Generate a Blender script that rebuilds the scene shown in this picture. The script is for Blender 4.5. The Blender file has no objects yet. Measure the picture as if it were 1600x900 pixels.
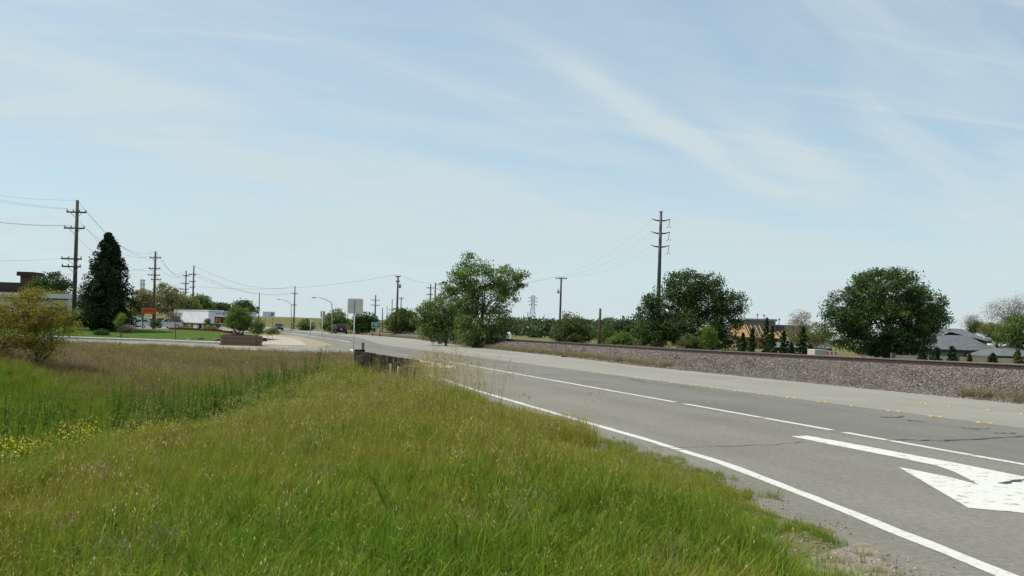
import bpy, bmesh, math, random
import numpy as np
from mathutils import Matrix, Vector, Euler
R = math.radians
S = bpy.context.scene
COL = S.collection
rng = np.random.default_rng(7)
random.seed(7)

# ------------------------------------------------------------------ camera
CAM_H, ROLL, HZ, F = 1.5, R(1.75), 66.0, 1600.0
cd = bpy.data.cameras.new('camera'); cam = bpy.data.objects.new('camera', cd); COL.objects.link(cam)
cd.sensor_width = 36; cd.lens = 36 * F / 1600; cd.clip_end = 12000; cd.clip_start = 0.05
cd.shift_y = HZ * math.cos(ROLL) / 1600; cd.shift_x = HZ * math.sin(ROLL) / 1600
cam.matrix_world = Matrix.Translation((0, 0, CAM_H)) @ Matrix.Rotation(R(90), 4, 'X') @ Matrix.Rotation(ROLL, 4, 'Z')
S.camera = cam

def ab(px, py):
    dx, dy = px - 800, py - 450
    return dx*math.cos(ROLL) + dy*math.sin(ROLL), -dx*math.sin(ROLL) + dy*math.cos(ROLL) - HZ
def W(px, py, z=0.0):            # the point of the level z that a pixel looks at
    a, b = ab(px, py); D = F*(CAM_H - z)/b
    return np.array((a*D/F, D, z))
def At(px, py, D):               # the point at depth D
    a, b = ab(px, py)
    return np.array((a*D/F, D, CAM_H - b*D/F))

# ------------------------------------------------------------------ world, sun, exposure
SUN = Vector((-0.80, 0.12, 1.15)).normalized()
wd = bpy.data.worlds.new('World'); S.world = wd; wd.use_nodes = True
nt = wd.node_tree; nt.nodes.clear()
def N(t, tree=None, **kw):
    n = (tree or nt).nodes.new(t)
    for k, v in kw.items(): setattr(n, k, v)
    return n
def Lk(a, b, tree=None): (tree or nt).links.new(a, b)
out = N('ShaderNodeOutputWorld'); bg = N('ShaderNodeBackground'); bg.inputs['Strength'].default_value = 0.105
sky = N('ShaderNodeTexSky'); sky.sky_type = 'NISHITA'; sky.sun_disc = False
sky.sun_elevation = math.asin(SUN.z); sky.sun_rotation = math.atan2(SUN.x, SUN.y)
sky.air_density = 1.0; sky.dust_density = .3; sky.ozone_density = 1.5; sky.altitude = 20
geo = N('ShaderNodeTexCoord')
sep = N('ShaderNodeSeparateXYZ'); Lk(geo.outputs['Generated'], sep.inputs[0])
def M(op, a, b=None, c=None, clamp=False, tree=None):
    n = N('ShaderNodeMath', tree); n.operation = op; n.use_clamp = clamp
    for i, v in enumerate((a, b, c)):
        if v is None: continue
        if isinstance(v, (int, float)): n.inputs[i].default_value = v
        else: Lk(v, n.inputs[i], tree)
    return n.outputs[0]
zc = M('MAXIMUM', M('ADD', sep.outputs['Z'], 0.22), 0.05)
cx = M('DIVIDE', sep.outputs['X'], zc); cy = M('DIVIDE', sep.outputs['Y'], zc)
comb = N('ShaderNodeCombineXYZ'); Lk(cx, comb.inputs[0]); Lk(cy, comb.inputs[1])
def cloud(rot, scale, detail, rough, dist, lo, hi, loc=(0, 0, 0)):
    mp = N('ShaderNodeMapping'); mp.vector_type = 'TEXTURE'; mp.inputs['Rotation'].default_value = (0, 0, R(rot)); mp.inputs['Scale'].default_value = tuple(1/q for q in scale)
    mp.inputs['Location'].default_value = loc
    Lk(comb.outputs[0], mp.inputs[0])
    n = N('ShaderNodeTexNoise'); n.inputs['Scale'].default_value = 1; n.inputs['Detail'].default_value = detail
    n.inputs['Roughness'].default_value = rough; n.inputs['Distortion'].default_value = dist
    Lk(mp.outputs[0], n.inputs['Vector'])
    r = N('ShaderNodeMapRange'); r.interpolation_type = 'SMOOTHSTEP'
    r.inputs['From Min'].default_value = lo; r.inputs['From Max'].default_value = hi
    Lk(n.outputs['Fac'], r.inputs['Value']); return r.outputs[0]
c1 = cloud(12, (0.5, 0.95, 1), 5, .55, .6, .32, .70)
c2 = cloud(38, (0.7, 2.6, 1), 6, .60, .8, .40, .80, (3.1, .7, 0))
c3 = cloud(8, (0.9, 5.5, 1), 6, .6, .6, .48, .8, (1.3, 5.2, 0))
# two faint streaks (old contrails) as lines on the cloud layer
def streak(p, q, w, seed):
    def proj(pt):
        v = At(*pt, 100.0) - np.array((0, 0, CAM_H)); v /= np.linalg.norm(v); return v[:2]/(v[2]+.22)
    P0, P1 = proj(p), proj(q); d = P1-P0; L_ = np.linalg.norm(d); d /= L_; n_ = np.array((-d[1], d[0]))
    dist = M('SUBTRACT', M('ADD', M('MULTIPLY', cx, float(n_[0])), M('MULTIPLY', cy, float(n_[1]))), float(P0 @ n_))
    t = M('SUBTRACT', M('ADD', M('MULTIPLY', cx, float(d[0])), M('MULTIPLY', cy, float(d[1]))), float(P0 @ d))
    nz = N('ShaderNodeTexNoise'); nz.inputs['Scale'].default_value = 3.0; nz.inputs['Detail'].default_value = 6; nz.inputs['Roughness'].default_value = .65
    Lk(comb.outputs[0], nz.inputs['Vector'])
    wob = M('MULTIPLY', M('SUBTRACT', nz.outputs['Fac'], .5), w*2.2)
    a = M('DIVIDE', M('ADD', dist, wob), w)
    g = M('POWER', 2.718, M('MULTIPLY', M('MULTIPLY', a, a), -1.0))
    tt = M('DIVIDE', M('SUBTRACT', t, L_/2), L_*.55)
    e = M('POWER', 2.718, M('MULTIPLY', M('POWER', M('ABSOLUTE', tt), 4.0), -1.0))
    return M('MULTIPLY', M('MULTIPLY', g, e), M('MULTIPLY_ADD', nz.outputs['Fac'], 1.1, .15))
s1 = streak((900, 115), (1215, 305), .050, 1)
s2 = streak((1100, 130), (1330, 330), .075, 2)
m = M('ADD', M('MULTIPLY', c1, .48), M('MULTIPLY', c2, .42))
m = M('ADD', m, M('MULTIPLY', c3, .36))
m = M('ADD', m, M('ADD', M('MULTIPLY', s1, .75), M('MULTIPLY', s2, .40)))
m = M('MULTIPLY', m, .92)
hz_ = M('MULTIPLY', M('POWER', 2.718, M('MULTIPLY', M('MAXIMUM', sep.outputs['Z'], 0.0), -7.0)), .55)
m = M('MINIMUM', M('ADD', M('ADD', m, .24), hz_), .94)
mx = N('ShaderNodeMix'); mx.data_type = 'RGBA'; Lk(m, mx.inputs['Factor'])
tn = N('ShaderNodeMix'); tn.data_type = 'RGBA'; tn.blend_type = 'MULTIPLY'; tn.inputs['Factor'].default_value = 1; Lk(sky.outputs[0], tn.inputs['A']); tn.inputs['B'].default_value = (.85, 1.04, 1.04, 1)
Lk(tn.outputs['Result'], mx.inputs['A']); mx.inputs['B'].default_value = (4.75, 5.5, 5.8, 1)
Lk(mx.outputs['Result'], bg.inputs['Color']); Lk(bg.outputs[0], out.inputs[0])

sl = bpy.data.lights.new('sun', 'SUN'); sl.energy = 4.0; sl.angle = R(.6); sl.color = (1, .955, .88)
so = bpy.data.objects.new('sun', sl); COL.objects.link(so); so.rotation_euler = SUN.to_track_quat('Z', 'Y').to_euler(); so.location = (-40, 10, 60)
vs = S.view_settings; vs.view_transform = 'Standard'; vs.look = 'None'; vs.gamma = 1; vs.use_curve_mapping = False; vs.exposure = 0.32
S.render.engine = 'CYCLES'
cy_ = S.cycles; cy_.max_bounces = 5; cy_.diffuse_bounces = 2; cy_.glossy_bounces = 2; cy_.transmission_bounces = 3; cy_.use_adaptive_sampling = True; cy_.adaptive_threshold = .03

# ------------------------------------------------------------------ materials
MATS = {}
def mat(name, col, rough=.8, spec=.3, metal=0, col2=None, nscale=8, bump=0, bscale=60, contrast=(.35, .65), detail=5, emit=None):
    if name in MATS: return MATS[name]
    mt = bpy.data.materials.new(name); mt.use_nodes = True; t = mt.node_tree; b = t.nodes['Principled BSDF']
    b.inputs['Base Color'].default_value = (*col, 1); b.inputs['Roughness'].default_value = rough
    b.inputs['Specular IOR Level'].default_value = spec; b.inputs['Metallic'].default_value = metal
    g = N('ShaderNodeNewGeometry', t)
    if col2 is not None:
        n = N('ShaderNodeTexNoise', t); n.inputs['Scale'].default_value = nscale; n.inputs['Detail'].default_value = detail; n.inputs['Roughness'].default_value = .65
        Lk(g.outputs['Position'], n.inputs['Vector'], t)
        r = N('ShaderNodeValToRGB', t); r.color_ramp.elements[0].position = contrast[0]; r.color_ramp.elements[1].position = contrast[1]
        r.color_ramp.elements[0].color = (*col, 1); r.color_ramp.elements[1].color = (*col2, 1)
        Lk(n.outputs['Fac'], r.inputs[0], t); Lk(r.outputs[0], b.inputs['Base Color'], t)
    if bump:
        n2 = N('ShaderNodeTexNoise', t); n2.inputs['Scale'].default_value = bscale; n2.inputs['Detail'].default_value = 4
        Lk(g.outputs['Position'], n2.inputs['Vector'], t)
        bp = N('ShaderNodeBump', t); bp.inputs['Strength'].default_value = bump; bp.inputs['Distance'].default_value = .02
        Lk(n2.outputs['Fac'], bp.inputs['Height'], t); Lk(bp.outputs[0], b.inputs['Normal'], t)
    MATS[name] = mt; return mt

def ramp(cr, stops):
    for k, (p, c) in enumerate(stops):
        e = cr.elements[0] if k == 0 else cr.elements[-1] if k == len(stops)-1 else cr.elements.new(p)
        e.position = p; e.color = (*c, 1)

def leafmat(name, stops, trans=.35, inst=False, rough=.55, gloss=.02):
    """leaf / blade colour from the 'tint' attribute (each leaf's own colour)"""
    if name in MATS: return MATS[name]
    mt = bpy.data.materials.new(name); mt.use_nodes = True; t = mt.node_tree; t.nodes.clear()
    o = N('ShaderNodeOutputMaterial', t); at = N('ShaderNodeAttribute', t); at.attribute_name = 'tint'
    fac = at.outputs['Fac']
    if inst:
        at2 = N('ShaderNodeAttribute', t); at2.attribute_name = 'itint'; at2.attribute_type = 'INSTANCER'
        fac = M('ADD', M('MULTIPLY', at.outputs['Fac'], .50, tree=t), M('MULTIPLY', at2.outputs['Fac'], .80, tree=t), tree=t)
    r = N('ShaderNodeValToRGB', t); cr = r.color_ramp
    ramp(cr, stops)
    Lk(fac, r.inputs[0], t)
    d = N('ShaderNodeBsdfDiffuse', t); tr = N('ShaderNodeBsdfTranslucent', t); gl = N('ShaderNodeBsdfGlossy', t)
    gl.inputs['Roughness'].default_value = rough; gl.inputs['Color'].default_value = (.8, .85, .8, 1)
    Lk(r.outputs[0], d.inputs[0], t)
    hs = N('ShaderNodeHueSaturation', t); hs.inputs['Value'].default_value = 1.25; hs.inputs['Hue'].default_value = .485; Lk(r.outputs[0], hs.inputs['Color'], t)
    Lk(hs.outputs[0], tr.inputs[0], t)
    m1 = N('ShaderNodeMixShader', t); m1.inputs[0].default_value = trans; Lk(d.outputs[0], m1.inputs[1], t); Lk(tr.outputs[0], m1.inputs[2], t)
    m2 = N('ShaderNodeMixShader', t); m2.inputs[0].default_value = gloss; Lk(m1.outputs[0], m2.inputs[1], t); Lk(gl.outputs[0], m2.inputs[2], t)
    Lk(m2.outputs[0], o.inputs[0], t); MATS[name] = mt; return mt

# ------------------------------------------------------------------ mesh helpers
def npmesh(name, V, Fc, tint=None, smooth=False):
    V = np.asarray(V, dtype=np.float32); Fc = np.asarray(Fc, dtype=np.int32); k = Fc.shape[1]; nf = len(Fc)
    me = bpy.data.meshes.new(name); me.vertices.add(len(V)); me.vertices.foreach_set('co', V.ravel())
    me.loops.add(nf*k); me.loops.foreach_set('vertex_index', Fc.ravel())
    me.polygons.add(nf); me.polygons.foreach_set('loop_start', np.arange(0, nf*k, k, dtype=np.int32))
    me.polygons.foreach_set('loop_total', np.full(nf, k, dtype=np.int32))
    if tint is not None:
        a = me.attributes.new('tint', 'FLOAT', 'FACE'); a.data.foreach_set('value', np.asarray(tint, dtype=np.float32))
    me.update(calc_edges=True)
    if smooth: me.polygons.foreach_set('use_smooth', np.ones(nf, dtype=bool))
    return me
def pymesh(name, V, Fc, smooth=False):
    me = bpy.data.meshes.new(name); me.from_pydata([tuple(map(float, v)) for v in V], [], [tuple(f) for f in Fc]); me.update()
    if smooth:
        for p in me.polygons: p.use_smooth = True
    return me
class MB:
    """collects shapes for ONE mesh object"""
    def __init__(s): s.V = []; s.F = []
    def add(s, V, Fc):
        o = len(s.V); s.V += [tuple(v) for v in V]; s.F += [tuple(i+o for i in f) for f in Fc]; return s
    def box(s, c, size, rz=0, taper=0, shear=0):
        x, y, z = [q/2 for q in size]; ca, sa = math.cos(rz), math.sin(rz); V = []
        for k in (-1, 1):
            f = 1 - (taper if k > 0 else 0)
            for (i, j) in ((-1, -1), (1, -1), (1, 1), (-1, 1)):
                X, Y = i*x*f, j*y*f
                V.append((c[0]+X*ca-Y*sa, c[1]+X*sa+Y*ca, c[2]+k*z))
        return s.add(V, [(3, 2, 1, 0), (4, 5, 6, 7), (0, 1, 5, 4), (1, 2, 6, 5), (2, 3, 7, 6), (3, 0, 4, 7)])
    def tube(s, pts, rad, sides=8, cap=True):
        pts = [Vector(p) for p in pts]; n = len(pts)
        if isinstance(rad, (int, float)): rad = [rad]*n
        V = []; Fc = []; up = None
        for i, p in enumerate(pts):
            t = (pts[min(i+1, n-1)]-pts[max(i-1, 0)]).normalized()
            if up is None: up = t.orthogonal().normalized()
            up = (up - t*up.dot(t)); up = up.normalized() if up.length > 1e-6 else t.orthogonal().normalized()
            w = t.cross(up)
            for k in range(sides):
                a = 2*math.pi*k/sides; V.append(p + (up*math.cos(a)+w*math.sin(a))*rad[i])
        for i in range(n-1):
            for k in range(sides):
                k2 = (k+1) % sides; Fc.append((i*sides+k, i*sides+k2, (i+1)*sides+k2, (i+1)*sides+k))
        if cap: Fc.append(tuple(range(sides-1, -1, -1))); Fc.append(tuple((n-1)*sides+k for k in range(sides)))
        return s.add(V, Fc)
    def prism(s, prof, y0, y1, axis='y'):
        """polygon (x,z) extruded from y0 to y1 (axis y) or polygon (x,y) from z0 to z1 (axis z)"""
        n = len(prof)
        if axis == 'y': V = [(x, y0, z) for x, z in prof]+[(x, y1, z) for x, z in prof]
        else: V = [(x, y, y0) for x, y in prof]+[(x, y, y1) for x, y in prof]
        Fc = [tuple(range(n)), tuple(range(2*n-1, n-1, -1))]+[(i, i+n, (i+1) % n+n, (i+1) % n) for i in range(n)]
        return s.add(V, Fc)
    def build(s, name, m, parent=None, smooth=False, loc=None, bevel=0, fix=True):
        me = pymesh(name, s.V, s.F, smooth)
        if fix:
            bm = bmesh.new(); bm.from_mesh(me); bmesh.ops.recalc_face_normals(bm, faces=bm.faces); bm.to_mesh(me); bm.free()
        return obj(name, me, m, parent, loc, bevel)
def obj(name, me, m, parent=None, loc=None, bevel=0):
    o = bpy.data.objects.new(name, me)
    if m is not None: me.materials.append(m)
    COL.objects.link(o); o.parent = parent
    if loc is not None: o.location = loc
    if bevel:
        b = o.modifiers.new('bevel', 'BEVEL'); b.width = bevel; b.segments = 2; b.limit_method = 'ANGLE'
    return o
def tag(o, label=None, cat=None, group=None, kind=None):
    if label: o['label'] = label
    if cat: o['category'] = cat
    if group: o['group'] = group
    if kind: o['kind'] = kind
    return o
def thing(name, label, cat, loc=(0, 0, 0), rz=0, group=None):
    o = bpy.data.objects.new(name, None); COL.objects.link(o); o.location = tuple(map(float, loc)); o.rotation_euler = (0, 0, rz); o.empty_display_size = .2
    return tag(o, label, cat, group)
def struct(name, me, m, parent=None):
    o = obj(name, me, m, parent)
    if parent is None: o['kind'] = 'structure'
    return o
def sheet(name, poly, z, m, parent=None):
    me = pymesh(name, [(p[0], p[1], z) for p in poly], [range(len(poly))])
    bm = bmesh.new(); bm.from_mesh(me); bmesh.ops.triangulate(bm, faces=bm.faces)
    for f in bm.faces:
        if f.normal.z < 0: f.normal_flip()
    bm.to_mesh(me); bm.free()
    return struct(name, me, m, parent)
def copy_tree(o, parent=None):
    c = o.copy(); COL.objects.link(c); c.parent = parent
    for ch in list(o.children): copy_tree(ch, c)
    return c
def sstep(x, a, b):
    t = np.clip((x-a)/(b-a), 0, 1); return t*t*(3-2*t)
def wob(x, y, s=1.0, k=0):
    return (np.sin(x*1.3*s+y*.7*s+k)+np.sin(x*.6*s-y*1.7*s+2.1*k+1)+np.sin(x*2.9*s+y*2.3*s+.5*k+4)*.5)/2.5

# ------------------------------------------------------------------ plan of the road
U = np.array((-.2696, .963)); Nn = np.array((.963, .2696))
def uv(x, y): return U[0]*x+U[1]*y, Nn[0]*x+Nn[1]*y
def xy(u, v): return U[0]*u+Nn[0]*v, U[1]*u+Nn[1]*v
edge_px = [(1560, 895), (1300, 790), (1133, 725), (1000, 684), (905, 657), (750, 612), (690, 592)]
EP = sorted([uv(*W(*p)[:2]) for p in edge_px])
eu = np.array([p[0] for p in EP]); ev = np.array([p[1] for p in EP])
slope0 = (ev[1]-ev[0])/(eu[1]-eu[0])
def edge_v(u):
    u = np.asarray(u, dtype=float); r = np.interp(u, eu, ev)
    return np.where(u < eu[0], ev[0]+(u-eu[0])*slope0, r)
V_LANE = np.mean([uv(*W(*p)[:2])[1] for p in [(1400, 690), (1240, 662), (1097, 636), (920, 604)]])
rowA = [W(*p) for p in [(1563, 664), (1485, 654), (1415, 645), (1360, 638), (1305, 631), (1217, 619), (1145, 610), (1113, 605.7)]]
ka, kb = np.polyfit([p[1] for p in rowA], [p[0] for p in rowA], 1)     # x = ka*y + kb
rp = np.array([(25, -12), (16.6, 15)] + [tuple(W(*p)[:2]) for p in [(1600, 632), (1350, 607), (1000, 572), (870, 556), (740, 543), (650, 530), (540, 521)]] + [(-75.9, 330), (-150, 590)])
def right_x(y): return np.interp(y, rp[:, 1], rp[:, 0])
def left_x(y):
    y = np.asarray(y, dtype=float); x = np.zeros_like(y)
    for _ in range(6):
        u, _v = uv(x, y); x = (edge_v(u) - .62 + .10*np.sin(y*1.9)+.07*np.sin(y*4.7+1) + np.where(y < 8, -.15, 0) - Nn[1]*y)/Nn[0]
    x = np.where(y > 62, np.interp(y, [62, 69.5, 108, 190, 330, 590], [-13, -13.6, -22.5, -44, -86, -168]), x)
    return x

# ------------------------------------------------------------------ ground
def ground_z(x, y):
    x = np.asarray(x, dtype=float); y = np.asarray(y, dtype=float)
    u, v = uv(x, y)
    cr = -4.25 - .012*y + .35*np.sin(y*.35) + .15*np.sin(y*1.1)          # crest of the near bank
    s = cr - x
    fade = 1 - sstep(y, 36, 47)
    z = -.42*sstep(s, -3.6, .2)*(1-sstep(y, 22, 34)) - .75*sstep(s, -.2, 3.4)*fade + .15*sstep(s, -.2, 3.4)*sstep(y, 22, 34)*fade + .62*sstep(s, 6.2, 13)*fade
    z += -.28*sstep(s, 0, 6)*(1-fade)*(1-sstep(y, 49, 55))
    z += .05*wob(x, y, .8)*sstep(s, -2.0, 2)*(1-sstep(y, 48, 53)) + .03*wob(x, y, 2.2, 3)*sstep(edge_v(u)-v, .8, 2)*(1-sstep(y, 48, 53))
    z = z - .002 - .016*sstep(v-edge_v(u), -.45, -.15)
    # lawn mound and car park behind the side road
    z += .60*np.exp(-(np.maximum(0, np.abs(x+30)-4)/8.0)**2)*sstep(y, 70.5, 84)*(1-sstep(y, 88, 108))*sstep(-15.5-.24*(y-69.5)-x, 0, 5)
    # levee far away
    z += 4.6*sstep(y+.10*x, 470, 492)*(1-sstep(y+.1*x, 505, 530))*sstep(-x, -40, 40)
    return z
def axis(segs):
    r = []
    for a, b, n in segs: r += list(np.linspace(a, b, n, endpoint=False))
    return np.array(r+[segs[-1][1]])
gx = axis([(-4000, -600, 8), (-600, -120, 24), (-120, -30, 60), (-30, 8, 150), (8, 40, 20), (40, 300, 20), (300, 4000, 8)])
gy = axis([(-300, -10, 8), (-10, 60, 200), (60, 110, 70), (110, 460, 30), (460, 540, 20), (540, 1200, 8), (1200, 7000, 6)])
X, Y = np.meshgrid(gx, gy); Z = ground_z(X, Y)
V = np.stack([X, Y, Z], -1).reshape(-1, 3); nx, ny = len(gx), len(gy)
i = (np.arange(ny-1)[:, None]*nx+np.arange(nx-1)[None]).ravel()
gm = npmesh('ground', V, np.stack([i, i+1, i+nx+1, i+nx], -1), smooth=True)
struct('ground', gm, mat('soil', (.085, .10, .030), .95, .1, col2=(.17, .145, .06), nscale=.5, bump=.6, bscale=25))

# ------------------------------------------------------------------ roads
def asphalt(name, c0, c1, speck):
    mt = bpy.data.materials.new(name); mt.use_nodes = True; t = mt.node_tree; b = t.nodes['Principled BSDF']
    g = N('ShaderNodeNewGeometry', t)
    def noise(sc, det, vec=None, rough=.6):
        n = N('ShaderNodeTexNoise', t); n.inputs['Scale'].default_value = sc; n.inputs['Detail'].default_value = det; n.inputs['Roughness'].default_value = rough
        Lk(vec or g.outputs['Position'], n.inputs['Vector'], t); return n.outputs['Fac']
    mp = N('ShaderNodeMapping', t); mp.vector_type = 'TEXTURE'; mp.inputs['Rotation'].default_value = (0, 0, math.atan2(-U[0], U[1])); mp.inputs['Scale'].default_value = (1, 22, 1)
    Lk(g.outputs['Position'], mp.inputs[0], t)
    big = noise(.9, 5, mp.outputs[0]); mid = noise(.35, 6); fine = noise(90, 3, None, .7); grit = noise(14, 5, None, .8)
    f = M('ADD', M('MULTIPLY', big, .55, tree=t), M('MULTIPLY', mid, .45, tree=t), tree=t)
    r = N('ShaderNodeValToRGB', t); r.color_ramp.elements[0].position = .33; r.color_ramp.elements[1].position = .68
    r.color_ramp.elements[0].color = (*c0, 1); r.color_ramp.elements[1].color = (*c1, 1); Lk(f, r.inputs[0], t)
    r2 = N('ShaderNodeValToRGB', t); r2.color_ramp.elements[0].position = .32; r2.color_ramp.elements[0].color = (1-speck, 1-speck, 1-speck, 1)
    r2.color_ramp.elements[1].position = .70; r2.color_ramp.elements[1].color = (1+speck, 1+speck, 1+speck*.95, 1)
    Lk(M('ADD', M('MULTIPLY', fine, .5, tree=t), M('MULTIPLY', grit, .5, tree=t), tree=t), r2.inputs[0], t)
    mm = N('ShaderNodeMix', t); mm.data_type = 'RGBA'; mm.blend_type = 'MULTIPLY'; mm.inputs['Factor'].default_value = 1
    Lk(r.outputs[0], mm.inputs['A'], t); Lk(r2.outputs[0], mm.inputs['B'], t); Lk(mm.outputs['Result'], b.inputs['Base Color'], t)
    b.inputs['Roughness'].default_value = .85; b.inputs['Specular IOR Level'].default_value = .25
    bp = N('ShaderNodeBump', t); bp.inputs['Strength'].default_value = .7; bp.inputs['Distance'].default_value = .008
    Lk(grit, bp.inputs['Height'], t); Lk(bp.outputs[0], b.inputs['Normal'], t); MATS[name] = mt; return mt
A1 = asphalt('asphalt_near', (.142, .133, .108), (.215, .201, .164), .60)
A2 = asphalt('asphalt_mid', (.122, .117, .098), (.188, .179, .150), .48)
A3 = asphalt('asphalt_worn', (.205, .196, .162), (.285, .272, .228), .26)
def strip(name, fl, fr, ys, z, m, parent=None, th=.0):
    L_ = [(float(fl(y)), y, z) for y in ys]; Rr = [(float(fr(y)), y, z) for y in ys]; n = len(ys)
    return struct(name, pymesh(name, L_+Rr, [(i, i+n, i+n+1, i+1) for i in range(n-1)]), m, parent)
ysr = np.concatenate([np.arange(-12, 30, .25), np.arange(30, 90, 1.0), np.arange(90, 590, 10)])
lane_x = lambda y: (V_LANE - Nn[1]*y)/Nn[0]
mid_x = lambda y: np.where(y < 75, ka*y+kb, right_x(y)-(right_x(75)-(ka*75+kb)))
road = strip('main_road', left_x, lane_x, ysr, 0.0, A1)
strip('centre_lane', lane_x, mid_x, ysr, 0.0, A2, road)
strip('opposite_lane', mid_x, lambda y: right_x(y)+.15+.08*math.sin(y*1.3)+.05*math.sin(y*3.7), ysr, 0.0, A3, road)
side = sheet('side_road', [(-9.2, 53.6), (-20, 56), (-40, 57.5), (-140, 62), (-140, 76), (-60, 71), (-24.5, 69.0), (-17.2, 66.3), (-13.2, 69.8), (-11.2, 66), (-9.4, 60)], .004, asphalt('asphalt_side', (.19, .18, .155), (.25, .235, .20), .12))
kerb = MB()
kp = [(-140, 76.1), (-60, 71.1), (-24.5, 69.1), (-19.0, 67.2)]
for a, b in zip(kp[:-1], kp[1:]):
    a = np.array(a); b = np.array(b); d = (b-a)/np.linalg.norm(b-a); n_ = np.array((-d[1], d[0]))
    P = [a, b, b+n_*1.9, a+n_*1.9]
    kerb.add([(*p, -.1) for p in P]+[(*p, .13) for p in P], [(0, 1, 5, 4), (1, 2, 6, 5), (2, 3, 7, 6), (3, 0, 4, 7), (4, 5, 6, 7)])
o = kerb.build('sidewalk', mat('pale_concrete', (.36, .33, .28), .9, .2, col2=(.46, .43, .37), nscale=3)); o['kind'] = 'structure'

PAINT = mat('white_paint', (.36, .35, .31), .7, .2, col2=(.56, .55, .50), nscale=16, contrast=(.36, .47), detail=9)
PAINTW = mat('worn_white_paint', (.22, .21, .185), .7, .2, col2=(.58, .57, .52), nscale=22, contrast=(.36, .47), detail=8)
def line(name, pts, w, z, m, parent=road, jit=.012):
    pts = [np.array(p[:2]) for p in pts]; L_ = []; Rr = []
    for k, p in enumerate(pts):
        d = pts[min(k+1, len(pts)-1)]-pts[max(k-1, 0)]; d = d/np.linalg.norm(d); n_ = np.array((-d[1], d[0]))
        L_.append((*(p+n_*(w/2+random.uniform(-jit, jit))), z)); Rr.append((*(p-n_*(w/2+random.uniform(-jit, jit))), z))
    n = len(pts); me = pymesh(name, L_+Rr, [(i, i+n, i+n+1, i+1) for i in range(n-1)])
    for p in me.polygons:
        if p.normal.z < 0: p.flip()
    return obj(name, me, m, parent)
def upts(v, u0, u1, st=.4): return [xy(u, float(v(u)) if callable(v) else v) for u in np.linspace(u0, u1, max(2, int((u1-u0)/st)+1))]
line('edge_line', upts(edge_v, -8, 12.3), .15, .004, PAINT)
line('edge_line', upts(edge_v, 12.35, 30), .14, .004, PAINT)
line('edge_line', upts(edge_v, 30.4, 50), .13, .004, PAINTW)
for u0, u1, mm_ in [(-4, 6.9, PAINTW), (6.95, 11.6, PAINTW), (11.65, 14.6, PAINT), (14.95, 17.2, PAINT), (17.3, 20.6, PAINT), (21.1, 25.6, PAINT), (25.65, 30.4, PAINTW), (30.5, 44, PAINT), (44.2, 48.5, PAINTW)]:
    line('lane_line', upts(V_LANE, u0, u1), .15, .004, mm_)
line('lane_line', [W(548, 535.0), W(530, 531.3), W(506, 528)], .22, .004, PAINT)
line('lane_line', [W(506, 528), W(478, 524.2), W(455, 520.5)], .25, .004, PAINTW)
line('edge_line', [W(650, 531.2), W(600, 526.6), W(560, 523.4), W(500, 518.5)], .25, .004, PAINT)
line('stop_mark', [W(556, 549.0), W(549, 545.8)], .35, .007, PAINT)
# merge arrow: outline traced on the road plane, its hidden end completed
out_px = [(1236, 682), (1262, 681), (1340, 695), (1412, 708.5), (1500, 725), (1600, 745)]
in_px = [(1294, 694), (1350, 705), (1412, 717), (1464, 728), (1490, 737), (1512, 748), (1530, 758)]
oP = [W(*p)[:2] for p in out_px]; iP = [W(*p)[:2] for p in in_px]
Jp, Kp, Lp = [W(*p)[:2] for p in [(1404, 730), (1513, 794), (1600, 802)]]
dK = (Lp-Kp)/np.linalg.norm(Lp-Kp); tip = Kp+dK*2.3
hole_edge = [W(*p)[:2] for p in [(1480, 745), (1440, 737)]]
arrow_poly = oP+[oP[-1]+np.array((.45, -.55)), tip]+[Kp, Jp]+hole_edge[::-1]+iP[::-1]
ar = sheet('merge_arrow', arrow_poly, .004, mat('arrow_paint', (.25, .24, .21), .7, .2, col2=(.57, .56, .50), nscale=7, contrast=(.37, .44), detail=10), road)
off = np.array(U)*31.5
sheet('merge_arrow', [p+off for p in arrow_poly], .004, PAINTW, road)
TAR = mat('tar', (.022, .021, .024), .5, .4)
WEAR = mat('worn_patch', (.30, .29, .26), .85, .2)
def crack(name, pts, w, m=TAR, z=.008):
    P = [W(*p)[:2] for p in pts]; Q = []
    for a, b in zip(P[:-1], P[1:]):
        for t in np.linspace(0, 1, 6, endpoint=False): Q.append(a+(b-a)*t+np.array((random.gauss(0, .018), random.gauss(0, .03))))
    line(name, Q+[P[-1]], w, z, m, road, w*.35)
crack('tar_crack', [(1384, 688), (1420, 687.5), (1460, 689), (1520, 687), (1600, 682)], .05)
crack('tar_crack', [(1020, 700), (1100, 698.5), (1200, 695.5), (1260, 691)], .02, mat('fine_crack', (.06, .058, .055), .8))
crack('tar_crack', [(1378, 652), (1400, 652.5), (1412, 651)], .07); crack('tar_crack', [(1418, 657), (1445, 659)], .07)
crack('tar_crack', [(1500, 668), (1525, 671), (1545, 670)], .05); crack('tar_crack', [(1552, 677), (1590, 677)], .05)
for a, b in [((800, 578), (820, 580)), ((845, 585), (870, 585)), ((915, 596), (950, 598)), ((770, 566), (790, 567.5)), ((985, 593), (1010, 597)), ((1060, 604), (1085, 606))]: crack('tar_crack', [a, b], .07, MATS['fine_crack'])
crack('tar_smear', [(1566, 755), (1600, 750.5), (1640, 746)], .09)
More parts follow.
